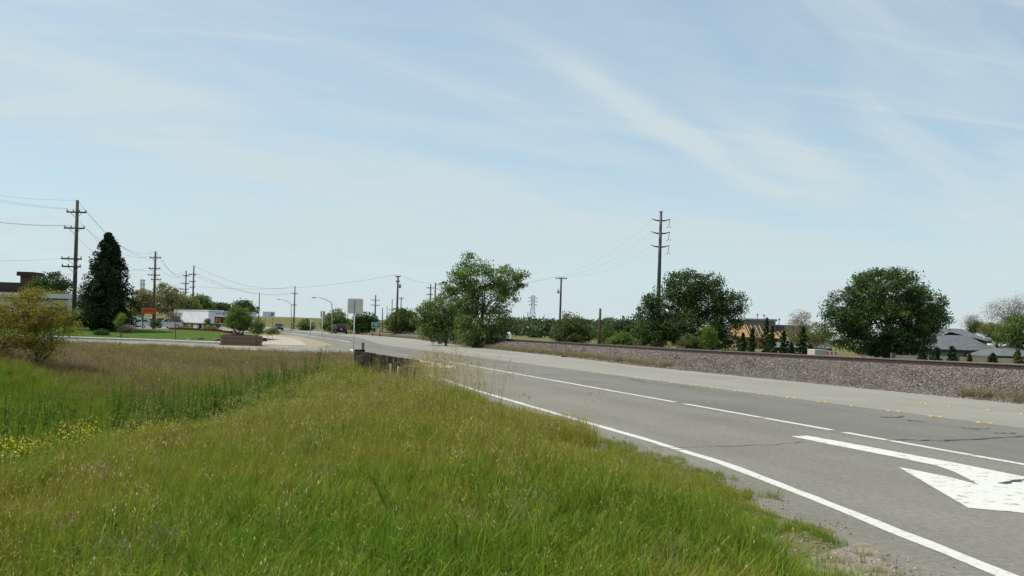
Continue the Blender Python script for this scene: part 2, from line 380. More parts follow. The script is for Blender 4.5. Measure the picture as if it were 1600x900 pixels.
# raised yellow markers, in pairs
bm = bmesh.new(); bmesh.ops.create_uvsphere(bm, u_segments=10, v_segments=6, radius=.055)
bmesh.ops.delete(bm, geom=[v for v in bm.verts if v.co.z < -1e-4], context='VERTS')
for v in bm.verts: v.co.z *= .42
dm = bpy.data.meshes.new('raised_marker'); bm.to_mesh(dm); bm.free(); dm.materials.append(mat('yellow_ceramic', (.45, .26, .05), .5, .4, col2=(.55, .37, .12), nscale=6))
def marker(x, y):
    o = obj('raised_marker', dm, None, road, (x, y, .002)); o.rotation_euler.z = random.uniform(0, 6)
for k, y in enumerate(np.arange(12, 62, 1.27)):
    if random.random() < .12: continue
    x = ka*y+kb
    marker(x-.09, y+random.uniform(-.04, .04))
    if random.random() < .75: marker(x+.10, y+random.uniform(-.1, .04))
for p in [(1440, 630), (1448, 631), (1485, 635), (1545, 641), (1597, 647)]: marker(*W(*p)[:2])
for y in (20.5, 19.4, 18.2): marker(13.7+(21.5-y)*.3, y)

# gravel, dirt, lawn
DG = mat('road_grit', (.15, .125, .095), .95, .1, col2=(.27, .235, .185), nscale=5, bump=.9, bscale=30)
sheet('dirt_patch', [tuple(W(*p)[:2]) for p in [(1180, 905), (1240, 880), (1300, 862), (1350, 845), (1372, 862), (1395, 885), (1415, 915), (1300, 930), (1180, 930)]], .006, DG)
sheet('gravel_patch', [tuple(W(*p)[:2]) for p in [(825, 684), (870, 674), (925, 672), (960, 690), (945, 708), (890, 716), (840, 706)]], .006, DG)
GRV = mat('gravel', (.25, .225, .18), .95, .1, col2=(.46, .42, .35), nscale=7, bump=.8, bscale=12, contrast=(.38, .62))
DIRT = mat('dry_dirt', (.24, .20, .13), .95, .1, col2=(.34, .29, .205), nscale=1.5, bump=.5)
sheet('gravel_bed', [tuple(W(*p)[:2]) for p in [(398, 540.0), (430, 539.8), (481, 540.5), (470, 533), (458, 529), (430, 525.5), (395, 524.5)]], .03, GRV)
sheet('dirt_verge', [tuple(W(*p)[:2]) for p in [(330, 542.5), (398, 543.6), (440, 543.8), (490, 542.2), (523, 540), (500, 533.5), (480, 529), (466, 525.5), (440, 523), (395, 523)]], .012, DIRT)
lx = np.linspace(-40, -20.2, 60); ly = np.linspace(71.2, 92, 46); X, Y = np.meshgrid(lx, ly)
front = np.interp(X, [-45, -24.5, -19], [72.2, 71.2, 69.5]); Y = front + (Y-71.2)/(92-71.2)*(90-front)
V = np.stack([X, Y, ground_z(X, Y)+.085], -1).reshape(-1, 3); nx = len(lx); i = (np.arange(len(ly)-1)[:, None]*nx+np.arange(nx-1)[None]).ravel()
struct('lawn', npmesh('lawn', V, np.stack([i, i+1, i+nx+1, i+nx], -1), smooth=True), mat('lawn_grass', (.040, .082, .009), .95, .1, col2=(.07, .112, .016), nscale=1.2, bump=.8, bscale=30))
sheet('car_park', [(-75, 112), (-38, 112), (-36, 130), (-52, 260), (-130, 260)], .06, MATS['asphalt_side'])

# ------------------------------------------------------------------ railway
def toe_x(y): return right_x(y)+.12
ty = np.concatenate([np.arange(-12, 90, 1.0), np.arange(90, 172, 4.0)])
def top_z(y): return np.interp(y, [-12, 24, 34, 48, 64, 76, 170], [.98, .82, .74, .665, .615, .59, .5])
def sec(y, off, z):
    px_ = toe_x(y); q = np.array((toe_x(y+1)-toe_x(y-1), 2.0)); q /= np.linalg.norm(q)
    return (px_+q[1]*off, y-q[0]*off, z)
prof = [(-.25, -.08), (.15, .06), (.7, .36), (1.25, .80), (1.7, 1.0), (4.7, 1.0), (5.5, .7), (7.0, -.1)]
V = []; 
for y in ty:
    tz = float(top_z(y))-.02
    for a, b in prof: V.append(sec(y, a, tz*b + .03*math.sin(y*2.1+a*5)*(0 < b < 1)))
n = len(prof); Fc = [(i*n+k, i*n+k+1, (i+1)*n+k+1, (i+1)*n+k) for i in range(len(ty)-1) for k in range(n-1)]
me = npmesh('track_bed', V, Fc, smooth=True)
STONE = mat('ballast_bed', (.070, .060, .050), .95, .15, col2=(.17, .148, .12), nscale=9, bump=1.0, bscale=16, contrast=(.36, .64))
bed = struct('track_bed', me, STONE)
trk = thing('railway_track', 'single railway track with rusty rails on the stone ballast beside the road', 'railway track', (0, 0, 0))
RUST = mat('rail_rust', (.030, .020, .015), .8, .3, col2=(.06, .036, .025), nscale=5); 
ry = np.concatenate([np.arange(-12, 90, 2.0), np.arange(90, 170, 5.0)])
def railmesh(off, nm, prof, m):
    mb = MB(); V = []; k = len(prof)
    for y in ry:
        for a, b in prof: V.append(sec(y, off+a, float(top_z(y))+b))
    mb.add(V, [(i*k+j, i*k+(j+1) % k, (i+1)*k+(j+1) % k, (i+1)*k+j) for i in range(len(ry)-1) for j in range(k)])
    return mb.build(nm, m, trk)
RP = [(-.07, 0), (.07, 0), (.07, .02), (.02, .05), (.02, .12), (.036, .14), (.036, .168), (-.036, .168), (-.036, .14), (-.02, .12), (-.02, .05), (-.07, .02)]
for off in (2.35, 3.785):
    r_ = railmesh(off, 'rail', RP, RUST)
    c_ = railmesh(off, 'running_surface', [(-.033, .168), (.033, .168), (.030, .174), (-.030, .174)], mat('polished_steel', (.42, .41, .40), .35, .5, .8)); c_.parent = r_
sm = MB(); sm.box((0, 0, 0), (2.6, .23, .14)); sme = None
for k, y in enumerate(np.arange(0, 140, .62)):
    if sme is None: o = sm.build('sleeper', mat('sleeper_wood', (.20, .13, .07), .9, .1, col2=(.30, .205, .115), nscale=6), trk); sme = o.data
    else: o = obj('sleeper', sme, None, trk)
    p = sec(y, 3.07, float(top_z(y))-.062); q = math.atan2(2.0, toe_x(y+1)-toe_x(y-1))-math.pi/2
    o.location = p; o.rotation_euler.z = q
    if len([1]) and k > 215: break

# ------------------------------------------------------------------ grass and stones: scattered stuff
def gn_scatter(name, pts, protos, idx, rot, scl, itint, parent=None):
    n = len(pts); me = bpy.data.meshes.new(name); me.vertices.add(n); me.vertices.foreach_set('co', np.asarray(pts, dtype=np.float32).ravel())
    def attr(nm, ty, data, key='value'):
        a = me.attributes.new(nm, ty, 'POINT'); a.data.foreach_set(key, np.asarray(data).ravel())
    attr('pick', 'INT', np.asarray(idx, dtype=np.int32)); attr('rot', 'FLOAT_VECTOR', np.asarray(rot, dtype=np.float32), 'vector')
    attr('scl', 'FLOAT_VECTOR', np.asarray(scl, dtype=np.float32), 'vector'); attr('itint', 'FLOAT', np.asarray(itint, dtype=np.float32))
    me.update()
    o = bpy.data.objects.new(name, me); COL.objects.link(o); o.parent = parent; o['kind'] = 'stuff'
    c = bpy.data.collections.new(name+'_set')
    for k, pm in enumerate(protos):
        po = bpy.data.objects.new('%s_piece_%02d' % (name, k), pm); c.objects.link(po)
    g = bpy.data.node_groups.new(name+'_scatter', 'GeometryNodeTree')
    g.interface.new_socket('Geometry', in_out='INPUT', socket_type='NodeSocketGeometry'); g.interface.new_socket('Geometry', in_out='OUTPUT', socket_type='NodeSocketGeometry')
    gi = N('NodeGroupInput', g); go = N('NodeGroupOutput', g); ci = N('GeometryNodeCollectionInfo', g); ci.inputs['Collection'].default_value = c
    ci.inputs['Separate Children'].default_value = True; ci.inputs['Reset Children'].default_value = True
    ip = N('GeometryNodeInstanceOnPoints', g); ip.inputs['Pick Instance'].default_value = True
    def na(nm, ty): q = N('GeometryNodeInputNamedAttribute', g); q.data_type = ty; q.inputs['Name'].default_value = nm; return q.outputs['Attribute']
    e2r = N('FunctionNodeEulerToRotation', g); Lk(na('rot', 'FLOAT_VECTOR'), e2r.inputs[0], g)
    Lk(gi.outputs[0], ip.inputs['Points'], g); Lk(ci.outputs[0], ip.inputs['Instance'], g); Lk(na('pick', 'INT'), ip.inputs['Instance Index'], g)
    Lk(e2r.outputs[0], ip.inputs['Rotation'], g); Lk(na('scl', 'FLOAT_VECTOR'), ip.inputs['Scale'], g); Lk(ip.outputs[0], go.inputs[0], g)
    md = o.modifiers.new('scatter', 'NODES'); md.node_group = g
    return o
def trimesh(name, V, T, tint, mi, mats):
    me = npmesh(name, V, T, tint)
    me.polygons.foreach_set('material_index', np.asarray(mi, dtype=np.int32))
    for m_ in mats: me.materials.append(m_)
    return me
def blades(n, h, spread, w, bend, r, lean=.25):
    V = []; T = []; tt = []
    for _ in range(n):
        a = r.uniform(0, 6.283); rad = spread*math.sqrt(r.random()); b = np.array((rad*math.cos(a), rad*math.sin(a), -.03))
        da = r.uniform(0, 6.283); d = np.array((math.cos(da), math.sin(da), 0)); sd = np.array((-d[1], d[0], 0))
        H = h*r.uniform(.45, 1.15); W_ = w*r.uniform(.7, 1.3); ln = lean*r.random()*H; bd = bend*r.uniform(.3, 1.3)*H
        p1 = b+d*ln*.5+np.array((0, 0, H*.55)); p2 = b+d*(ln+bd)+np.array((0, 0, H*(1-.25*min(1, bd/H))))
        k = len(V); V += [b-sd*W_/2, b+sd*W_/2, p1-sd*W_*.42, p1+sd*W_*.42, p2]
        T += [(k, k+1, k+3), (k, k+3, k+2), (k+2, k+3, k+4)]; t = r.random(); tt += [t*.8, t*.8, t]
    return V, T, tt
def seedstalk(n, h, spread, r, heads=7, hs=.013, droop=.16, stemw=.0022):
    V = []; T = []; tt = []; mi = []
    for _ in range(n):
        a = r.uniform(0, 6.283); rad = spread*math.sqrt(r.random()); b = np.array((rad*math.cos(a), rad*math.sin(a), 0.))
        da = r.uniform(0, 6.283); d = np.array((math.cos(da), math.sin(da), 0)); sd = np.array((-d[1], d[0], 0)); H = h*r.uniform(.7, 1.15)
        P = [b, b+d*.06*H+np.array((0, 0, .6*H)), b+d*droop*H*1.0+np.array((0, 0, H)), b+d*droop*1.9*H+np.array((0, 0, H*.97))]
        for p, q in zip(P[:-1], P[1:]):
            k = len(V); V += [p-sd*stemw, p+sd*stemw, q-sd*stemw*.7, q+sd*stemw*.7]; T += [(k, k+1, k+3), (k, k+3, k+2)]; tt += [.5, .5]; mi += [0, 0]
        for j in range(heads):
            t = r.uniform(.0, 1); c = P[2]*(1-t)+P[3]*t if j % 3 else P[1]*(1-.5-.5*t)+P[2]*(.5+.5*t)
            c = c+d*r.uniform(-.02, .06)+sd*r.uniform(-.05, .05)+np.array((0, 0, -r.uniform(.0, .06)))
            L_ = hs*r.uniform(.8, 1.5); w = hs*.35; ax = np.array((r.uniform(-.4, .4), r.uniform(-.4, .4), -1)); ax /= np.linalg.norm(ax); s2 = np.cross(ax, (r.random(), r.random(), .1)); s2 /= np.linalg.norm(s2)
            k = len(V); V += [c, c+ax*L_+s2*w, c+ax*L_*2, c+ax*L_-s2*w]; T += [(k, k+1, k+2), (k, k+2, k+3)]; q = r.random(); tt += [q, q]; mi += [1, 1]
    return V, T, tt, mi
def join(*parts):
    V = []; T = []; tt = []; mi = []
    for p in parts:
        k = len(V); V += list(p[0]); T += [tuple(i+k for i in f) for f in p[1]]; tt += list(p[2]); mi += list(p[3]) if len(p) > 3 else [0]*len(p[1])
    return V, T, tt, mi
r_ = np.random.default_rng(3)
GREEN = leafmat('grass_blade', [(0, (.042, .135, .006)), (.30, (.120, .225, .013)), (.55, (.245, .255, .030)), (.78, (.270, .195, .050)), (1.0, (.42, .34, .18))], .32, True, .5, .010)
STRAW = leafmat('straw_seed', [(0, (.27, .21, .075)), (.6, (.42, .35, .15)), (1, (.60, .53, .29))], .4, False, .5, .008)
REDSEED = leafmat('red_seed', [(0, (.15, .085, .035)), (1, (.30, .20, .09))], .4)
tuft = [trimesh('grass_tuft', *join(blades(26, .29, .12, .0078, .45, r_, .45)), [GREEN, STRAW]) for _ in range(6)]
tuft_tall = [trimesh('grass_tuft', *join(blades(26, .46, .15, .007, .30, r_), seedstalk(2, .52, .12, r_, 5, .011)), [GREEN, STRAW]) for _ in range(5)]
tuft_wet = [trimesh('grass_tuft', *join(blades(30, .46, .16, .009, .35, r_)), [GREEN, STRAW]) for _ in range(5)]
tuft_red = [trimesh('grass_tuft', *join(blades(10, .26, .13, .005, .3, r_), seedstalk(6, .34, .14, r_, 5, .008)), [GREEN, REDSEED]) for _ in range(4)]
oats = [trimesh('oat_tuft', *join(blades(10, .36, .12, .006, .3, r_), seedstalk(3, .66, .14, r_, 11, .012)), [GREEN, STRAW]) for _ in range(5)]
DRY = leafmat('dry_blade', [(0, (.095, .135, .025)), (.35, (.165, .165, .055)), (.6, (.185, .155, .070)), (.8, (.195, .160, .095)), (1.0, (.28, .23, .16))], .4, True, .5, .01)
thatch = [trimesh('thatch_tuft', *join(blades(34, .42, .28, .012, .5, r_, .6), seedstalk(8, .46, .28, r_, 6, .014, stemw=.004)), [DRY, REDSEED if k % 3 else STRAW]) for k in range(5)]

def crest_s(x, y): return (-4.25-.012*y+.35*np.sin(y*.35)+.15*np.sin(y*1.1))-x
def infield(x, y):
    u, v = uv(x, y); e = edge_v(u)
    near = np.interp(x, [-140, -40, -20, -9, 0, 10], [60.5, 56.3, 54.8, 52.6, 52.6, 52.6])
    g1 = W(885, 694); g2 = W(1335, 885)
    da, db = uv(x-g1[0], y-g1[1]); dc, dd = uv(x-g2[0], y-g2[1])
    bare = ((da/1.15)**2+(db/.42)**2 < 1+.5*wob(x, y, 4, 1)) | ((dc/1.0)**2+(dd/.42)**2 < 1+.5*wob(x, y, 4, 2))
    bare = bare & (rng.random(np.shape(x)) < .88)
    return (~bare) & (y < near) & (v < e-.50+.22*wob(x, y, 2.5)-.22*(y < 9.5))
def samp(n, y0, y1, dens=None, ex=950):
    y = np.sqrt(rng.uniform(y0*y0, y1*y1, n)); px = rng.uniform(-ex-100, ex+100, n); x = px/1600*y
    ok = infield(x, y)
    if dens is not None: ok &= rng.random(n) < dens(x, y)
    return x[ok], y[ok]
def clamp01(a): return np.clip(a, 0, 1)
def zone_tint(x, y):
    s = crest_s(x, y)
    bank = .165+.19*sstep(y, 7.5, 12)*(1-.7*sstep(y, 16, 24)) + .16*wob(x, y, .55, 2)
    bank = bank + .22*clamp01(wob(x, y, 1.15, 8)-.25) - .14*clamp01(wob(x, y, .9, 11)-.2)
    bank = bank - .16*sstep(x, -1.0, 1.5)*sstep(y, 9, 12)
    ditch = .10+.10*wob(x, y, .7, 5)
    far = .58+.36*wob(x, y, .30, 1)
    t = bank*(1-sstep(s, .4, 1.8))+ditch*sstep(s, .4, 1.8)
    f = sstep(y+.15*(x+9)+3*wob(x, y, .35, 6), 28, 35)*sstep(s, .3, 1.6)
    return clamp01(t*(1-f)+far*f+rng.normal(0, .08, len(x)))
def lay(name, x, y, protos, smin, smax, tint=None, lean=.12, zoff=0, verge=True):
    n = len(x); s = rng.uniform(smin, smax, n)
    s *= .85+.3*clamp01(.5+.6*wob(x, y, .9, 7))
    q_ = edge_v(uv(x, y)[0])-uv(x, y)[1]+1.2*sstep(y, 19, 24); s *= ((.34+.66*sstep(q_, .7, 2.3+.5*wob(x, y, 1.1, 3))) if verge else 1)*(1-.12*sstep(y, 18, 26))*(1-.40*sstep(y, 44, 52))
    rot = np.stack([rng.normal(0, lean, n), rng.normal(0, lean, n), rng.uniform(0, 6.283, n)], -1)
    scl = np.stack([s*rng.uniform(.9, 1.2, n), s*rng.uniform(.9, 1.2, n), s], -1)
    return gn_scatter(name, np.stack([x, y, ground_z(x, y)+zoff], -1), protos, rng.integers(0, len(protos), n), rot, scl, zone_tint(x, y) if tint is None else tint)
# area of a wedge: y dy * 2100/1600
def count(y0, y1, d): return int((y1*y1-y0*y0)/2*2100/1600*d)
def xcat(*l): return np.concatenate([q[0] for q in l]), np.concatenate([q[1] for q in l])
notditch = lambda x, y: np.where(crest_s(x, y) < 1.2, 1.0, .12)
ditchonly = lambda x, y: np.where((crest_s(x, y) > .3), 1.0, .0)
tallzone = lambda x, y: (1-.8*nearroad(x, y))
nearroad = lambda x, y: sstep(uv(x, y)[1]-edge_v(uv(x, y)[0]), -2.6, -.8)
x, y = xcat(samp(count(2.2, 9, 120), 2.2, 9), samp(count(5, 18, 120), 5, 18, lambda x, y: nearroad(x, y)*.8), samp(count(9, 18, 95), 9, 18, notditch), samp(count(18, 40, 62), 18, 40, notditch))
tag(lay('grass', x, y, tuft, .50, 1.05), 'short green and browning grass covering the near roadside bank', 'grass')
x, y = xcat(samp(count(4, 14, 9), 4, 14, lambda x, y: notditch(x, y)*(1-.8*nearroad(x, y))), samp(count(14, 40, 10), 14, 40, lambda x, y: notditch(x, y)*(1-.6*nearroad(x, y))))
tag(lay('tall_grass', x, y, tuft_tall, .6, 1.1), 'taller seeding grass standing among the bank turf', 'grass')
x, y = xcat(samp(count(4, 20, 22), 4, 20, lambda x, y: notditch(x, y)*clamp01(.3+.8*wob(x, y, .5, 9))), samp(count(8, 20, 30), 8, 20, lambda x, y: nearroad(x, y)*.5*clamp01(wob(x, y, .8, 4)*2)))
tag(lay('reddish_grass', x, y, tuft_red, .7, 1.2), 'reddish brown seeding grass in patches on the bank', 'grass')
def oatd(x, y):
    u, v = uv(x, y); q = edge_v(u)-v
    d = .10*(crest_s(x, y) < 1)*(1-sstep(q, -1, .1)*0)*sstep(q, 1.6, 2.6)
    d += .28*sstep(y, 15, 20)*(1-sstep(y, 26, 29))*sstep(q, .75, 1.1)*(1-sstep(q, 1.8, 3.0))
    return d+.10*sstep(y, 14, 20)*(1-sstep(y, 33, 40))*(crest_s(x, y) < .6)*sstep(q, 1., 1.8)
x, y = samp(count(6, 38, 24), 6, 38, oatd)
tag(lay('wild_oats', x, y, oats, .7, 1.25, zone_tint(x, y)*.5+.3, verge=False), 'pale straw coloured wild oats nodding above the bank', 'grass')
x, y = xcat(samp(count(9, 20, 60), 9, 20, ditchonly), samp(count(20, 40, 34), 20, 40, ditchonly))
tag(lay('ditch_grass', x, y, tuft_wet, .6, 1.1), 'lush bright green grass on the ditch floor', 'grass')
x, y = samp(count(25, 60, 17), 25, 60, lambda x, y: sstep(crest_s(x, y), .3, 1.6)*sstep(y+.15*(x+9)+3*wob(x, y, .35, 6), 28, 35))
tag(lay('dry_field_grass', x, y, thatch, .75, 1.35), 'brown and mauve dry grass on the flat field by the side road', 'grass')
x, y = samp(count(27, 60, 7), 27, 60, lambda x, y: sstep(crest_s(x, y), .4, 2)*clamp01(wob(x, y, .28, 1)*-1.2+.35))
tag(lay('field_grass', x, y, tuft_tall, 1.0, 1.5, np.full(len(x), .30)+rng.normal(0, .08, len(x))), 'green grass patches within the dry field', 'grass')
# the dense weed clump beside the edge line
cxw, cyw = W(846, 678)[:2]; n = 520
ang = rng.uniform(0, 6.28, n); rr = np.sqrt(rng.random(n)); a = rr*np.cos(ang)*1.9; b = rr*np.sin(ang)*.42
x = cxw+U[0]*a+Nn[0]*b; y = cyw+U[1]*a+Nn[1]*b
tag(lay('weed_clump', x, y, tuft_tall, .5, .78, np.clip(.42+rng.normal(0, .10, n), 0, 1), .3, verge=False), 'dense yellowish weed clump hiding part of the white edge line', 'weeds')

# a stand of tall airy oats where the bank meets the road by the parapet
oats_tall = [trimesh('oat_tuft', *join(seedstalk(5, .85, .20, r_, 13, .013, .12, .0026)), [STRAW, STRAW]) for _ in range(5)]
cxw, cyw = W(700, 606)[:2]; n = 95; a = rng.normal(0, 2.3, n); b = -np.abs(rng.normal(0, .55, n))+.05
x = cxw+U[0]*a+Nn[0]*b; y = cyw+U[1]*a+Nn[1]*b
tag(lay('tall_oats', x, y, oats_tall, .75, 1.35, np.zeros(n), .1, verge=False), 'tallest airy straw oats rising over the road edge right of the timber wall', 'grass')

yy = rng.uniform(4.5, 24, 2600); qq = np.abs(rng.normal(0, .16, 2600))
xx = left_x(yy)+rng.choice([-1, 1], 2600, p=[.8, .2])*qq; n = len(xx)
g1 = W(885, 694); g2 = W(1335, 885)
for g_, k_ in ((g1, 900), (g2, 700)):
    a_ = rng.normal(0, .6, k_); b_ = rng.normal(0, .22, k_); xx = np.concatenate([xx, g_[0]+U[0]*a_+Nn[0]*b_]); yy = np.concatenate([yy, g_[1]+U[1]*a_+Nn[1]*b_])
SHOULDER = (xx, yy)
# leafy ditch weeds and mustard: plants one by one
WEED = leafmat('weed_leaf', [(0, (.045, .105, .012)), (1, (.12, .20, .03))], .4, gloss=.01)
YEL = leafmat('mustard_petal', [(0, (.55, .46, .03)), (1, (.75, .66, .08))], .3)
def weed_mesh(name, h, nst, r, flowers=False):
    V = []; T = []; tt = []; mi = []
    for _ in range(nst):
        da = r.uniform(0, 6.283); d = np.array((math.cos(da), math.sin(da), 0)); H = h*r.uniform(.6, 1.1); b0 = d*r.uniform(0, .14)
        top = b0+d*H*r.uniform(.02, .22)+np.array((0, 0, H))
        for sd in (np.array((-d[1], d[0], 0)), d):
            k = len(V); V += [b0-sd*.006, b0+sd*.006, top-sd*.003, top+sd*.003]; T += [(k, k+1, k+3), (k, k+3, k+2)]; tt += [.4]*2; mi += [0]*2
        for j in range(int(16*H/.6)):
            t = r.uniform(.05, .95); c = b0*(1-t)+top*t; a = r.uniform(0, 6.283); e = np.array((math.cos(a), math.sin(a), r.uniform(.1, .9))); e /= np.linalg.norm(e)
            s = np.cross(e, (0, 0, 1)); s /= np.linalg.norm(s); L_ = r.uniform(.05, .13)*(1.15-t*.7)
            k = len(V); V += [c, c+e*L_*.5+s*L_*.22, c+e*L_, c+e*L_*.5-s*L_*.22]; T += [(k, k+1, k+2), (k, k+2, k+3)]; q = r.random(); tt += [q, q]; mi += [0, 0]
        if flowers:
            for j in range(6):
                c = top+r.normal(0, .035, 3)+np.array((0, 0, -r.uniform(0, .1)))
                for q_ in range(2):
                    e = r.normal(0, 1, 3); e /= np.linalg.norm(e); s = np.cross(e, r.normal(0, 1, 3)); s /= np.linalg.norm(s); k = len(V)
                    V += [c-e*.014, c+s*.014, c+e*.014, c-s*.014]; T += [(k, k+1, k+2), (k, k+2, k+3)]; q = r.random(); tt += [q, q]; mi += [1, 1]
    return trimesh(name, V, T, tt, mi, [WEED, YEL])
wm = [weed_mesh('leafy_weed', .75, 4, r_) for _ in range(5)]; fm = [weed_mesh('mustard', .55, 6, r_, True) for _ in range(4)]
pts = []
for cx_, cy_, sx, sy, n in [(345, 640, 75, 14, 46), (440, 612, 50, 8, 22), (220, 640, 60, 20, 26), (160, 630, 120, 14, 20), (60, 650, 60, 25, 16)]:
    for _ in range(n):
        p = W(cx_+rng.normal(0, sx*.6), cy_+rng.normal(0, sy*.6)+14, -.75); pts.append((p[0], p[1]))
x, y = np.array(pts).T
tag(lay('ditch_weeds', x, y, wm, 1.0, 1.7, np.zeros(len(x)), .08), 'upright leafy green weeds lining the ditch', 'weeds')
pts = []
for cx_, cy_, sx, sy, n in [(60, 686, 110, 40, 17), (150, 676, 90, 36, 12), (230, 662, 60, 26, 11), (10, 720, 40, 20, 6), (225, 650, 40, 10, 5)]:
    for _ in range(n):
        p = W(cx_+rng.normal(0, sx*.6), cy_+rng.normal(0, sy*.6)+18, -.75); pts.append((p[0], p[1]))
x, y = np.array(pts).T
tag(lay('mustard_flowers', x, y, fm, .7, 1.2, np.zeros(len(x)), .1), 'yellow flowering mustard in the ditch at the left', 'flowers')
x, y = samp(900, 5, 19, lambda x, y: notditch(x, y)*clamp01(wob(x, y, 1.4, 13)*1.4-.25))
tag(lay('bank_weeds', x, y, wm, .28, .62, np.zeros(len(x)), .25), 'broad leaved green weeds dotted through the bank grass', 'weeds')
x, y = samp(2600, 4, 19, lambda x, y: notditch(x, y)*clamp01(wob(x, y, 1.7, 21)*1.6-.5))
tag(lay('coarse_grass', x, y, tuft_wet, .55, 1.0, np.clip(rng.normal(.06, .05, len(x)), 0, 1)), 'coarse dark green grass clumps within the bank turf', 'grass')
x, y = samp(2200, 4, 19, lambda x, y: notditch(x, y)*clamp01(wob(x, y, 1.5, 31)*1.6-.5))
tag(lay('dead_grass', x, y, thatch, .35, .65, np.clip(rng.normal(.85, .1, len(x)), 0, 1), .5), 'flattened dead straw lying in the bank grass', 'grass')
# verge grass at the toe of the ballast and along the far roadside
vx = []; vy = []
for y0, y1, n, w in [(20, 31, 190, .30), (31, 46, 50, .2), (46, 84, 900, .5), (84, 190, 2600, 1.6)]:
    yy = rng.uniform(y0, y1, n); keep = (wob(yy*.5, yy*.1, 1.0, 2) > (-.1 if y1 < 50 else -2)); yy = yy[keep]
    vx.append(right_x(yy)+.2+np.abs(rng.normal(0, w, len(yy)))); vy.append(yy)
x = np.concatenate(vx); y = np.concatenate(vy); n = len(x)
o = gn_scatter('verge_grass', np.stack([x, y, np.full(n, .04)], -1), thatch+tuft_tall, rng.integers(0, len(thatch+tuft_tall), n), np.stack([rng.normal(0, .1, n), rng.normal(0, .1, n), rng.uniform(0, 6, n)], -1), np.repeat(rng.uniform(.35, .8, n)[:, None], 3, 1), np.clip(rng.normal(.55, .18, n), 0, 1))
tag(o, 'thin grass and dry weeds along the foot of the railway ballast', 'grass')
# ballast stones
def stone(seed, sub=1):
    r = np.random.default_rng(seed); bm = bmesh.new(); bmesh.ops.create_icosphere(bm, subdivisions=sub, radius=1)
    sc = r.uniform(.6, 1.15, 3)
    for v in bm.verts: v.co = Vector((v.co.x*sc[0], v.co.y*sc[1], v.co.z*sc[2]))*float(r.uniform(.72, 1.15))
    me = bpy.data.meshes.new('stone'); bm.to_mesh(me); bm.free(); return me
STM = bpy.data.materials.new('stone_mix'); STM.use_nodes = True; t = STM.node_tree; b = t.nodes['Principled BSDF']; at = N('ShaderNodeAttribute', t); at.attribute_name = 'itint'; at.attribute_type = 'INSTANCER'
cr = N('ShaderNodeValToRGB', t); ramp(cr.color_ramp, [(0, (.050, .045, .038)), (.35, (.110, .098, .082)), (.62, (.180, .158, .128)), (.85, (.30, .25, .19)), (1, (.52, .47, .39))])
Lk(at.outputs['Fac'], cr.inputs[0], t); Lk(cr.outputs[0], b.inputs['Base Color'], t); b.inputs['Roughness'].default_value = .9
stones = [stone(k) for k in range(6)]
for s_ in stones: s_.materials.append(STM)
P = []
for y0, y1, n in [(8, 24, 12000), (24, 40, 46000), (40, 60, 28000), (60, 110, 20000)]:
    yy = rng.uniform(y0, y1, n); off_ = rng.uniform(-.1, 2.2, n)
    a_ = np.array([p[0] for p in prof]); b_ = np.array([p[1] for p in prof]); zz = np.interp(off_, a_, b_)*(top_z(yy)-.02)
    q = np.stack([toe_x(yy+1)-toe_x(yy-1), np.full(n, 2.0)], -1); q /= np.linalg.norm(q, axis=1)[:, None]
    P.append(np.stack([toe_x(yy)+q[:, 1]*off_, yy-q[:, 0]*off_, zz+rng.uniform(-.012, .02, n)], -1))
P = np.concatenate(P); n = len(P); sz = rng.uniform(.016, .040, n)*(1+.5*sstep(P[:, 1], 35, 70))
xx, yy = SHOULDER; ns = len(xx)
o2 = gn_scatter('shoulder_gravel', np.stack([xx, yy, np.full(ns, .006)], -1), stones, rng.integers(0, 6, ns), rng.uniform(0, 6.28, (ns, 3)), np.repeat((.004+.009*rng.random(ns)**2.5)[:, None], 3, 1), np.clip(rng.beta(3.5, 1.6, ns), 0, 1))
tag(o2, 'loose grit and pebbles along the broken asphalt edge', 'gravel')
o = gn_scatter('ballast_stones', P, stones, rng.integers(0, 6, n), rng.uniform(0, 6.28, (n, 3)), np.repeat(sz[:, None], 3, 1), np.clip(rng.beta(2.0, 2.6, n), 0, 1), bed)

# ------------------------------------------------------------------ trees
BARK = mat('bark', (.060, .045, .033), .95, .1, col2=(.12, .095, .07), nscale=9, bump=.8, bscale=20)
def leaf_quads(C, size, r, flat=.0, up=0.0):
    n = len(C); a = r.normal(0, 1, (n, 3)); a[:, 2] *= (1-flat); a[:, 2] += up; a /= np.linalg.norm(a, axis=1)[:, None]
    b = np.cross(a, r.normal(0, 1, (n, 3))); b /= np.linalg.norm(b, axis=1)[:, None]
    s = size*r.uniform(.6, 1.35, n)[:, None]; a = a*s; b = b*s*.55
    V = np.stack([C-a, C+b, C+a, C-b], 1).reshape(-1, 3)
    return V, np.arange(4*n).reshape(n, 4)
def limb(mb, p0, p1, r0, r1, r, bend=.12, sides=6, seg=5):
    p0 = np.array(p0); p1 = np.array(p1); L_ = np.linalg.norm(p1-p0); P = []
    o = r.normal(0, bend*L_*.5, 3); o[2] = abs(o[2])*.6
    for k in range(seg+1):
        t = k/seg; P.append(p0+(p1-p0)*t+o*math.sin(math.pi*t))
    mb.tube(P, [r0+(r1-r0)*(k/seg)**.8 for k in range(seg+1)], sides, False)
    return P
def lob(D, base, lobes):
    out_ = []
    for l in lobes:
        px_, py_, rx, ry = l[:4]; dd = l[4] if len(l) > 4 else 0
        c = At(px_, py_, D+dd)-base; k = (D+dd)/F; out_.append((c, np.array((rx*k, rx*k*.9, ry*k))))
    return out_
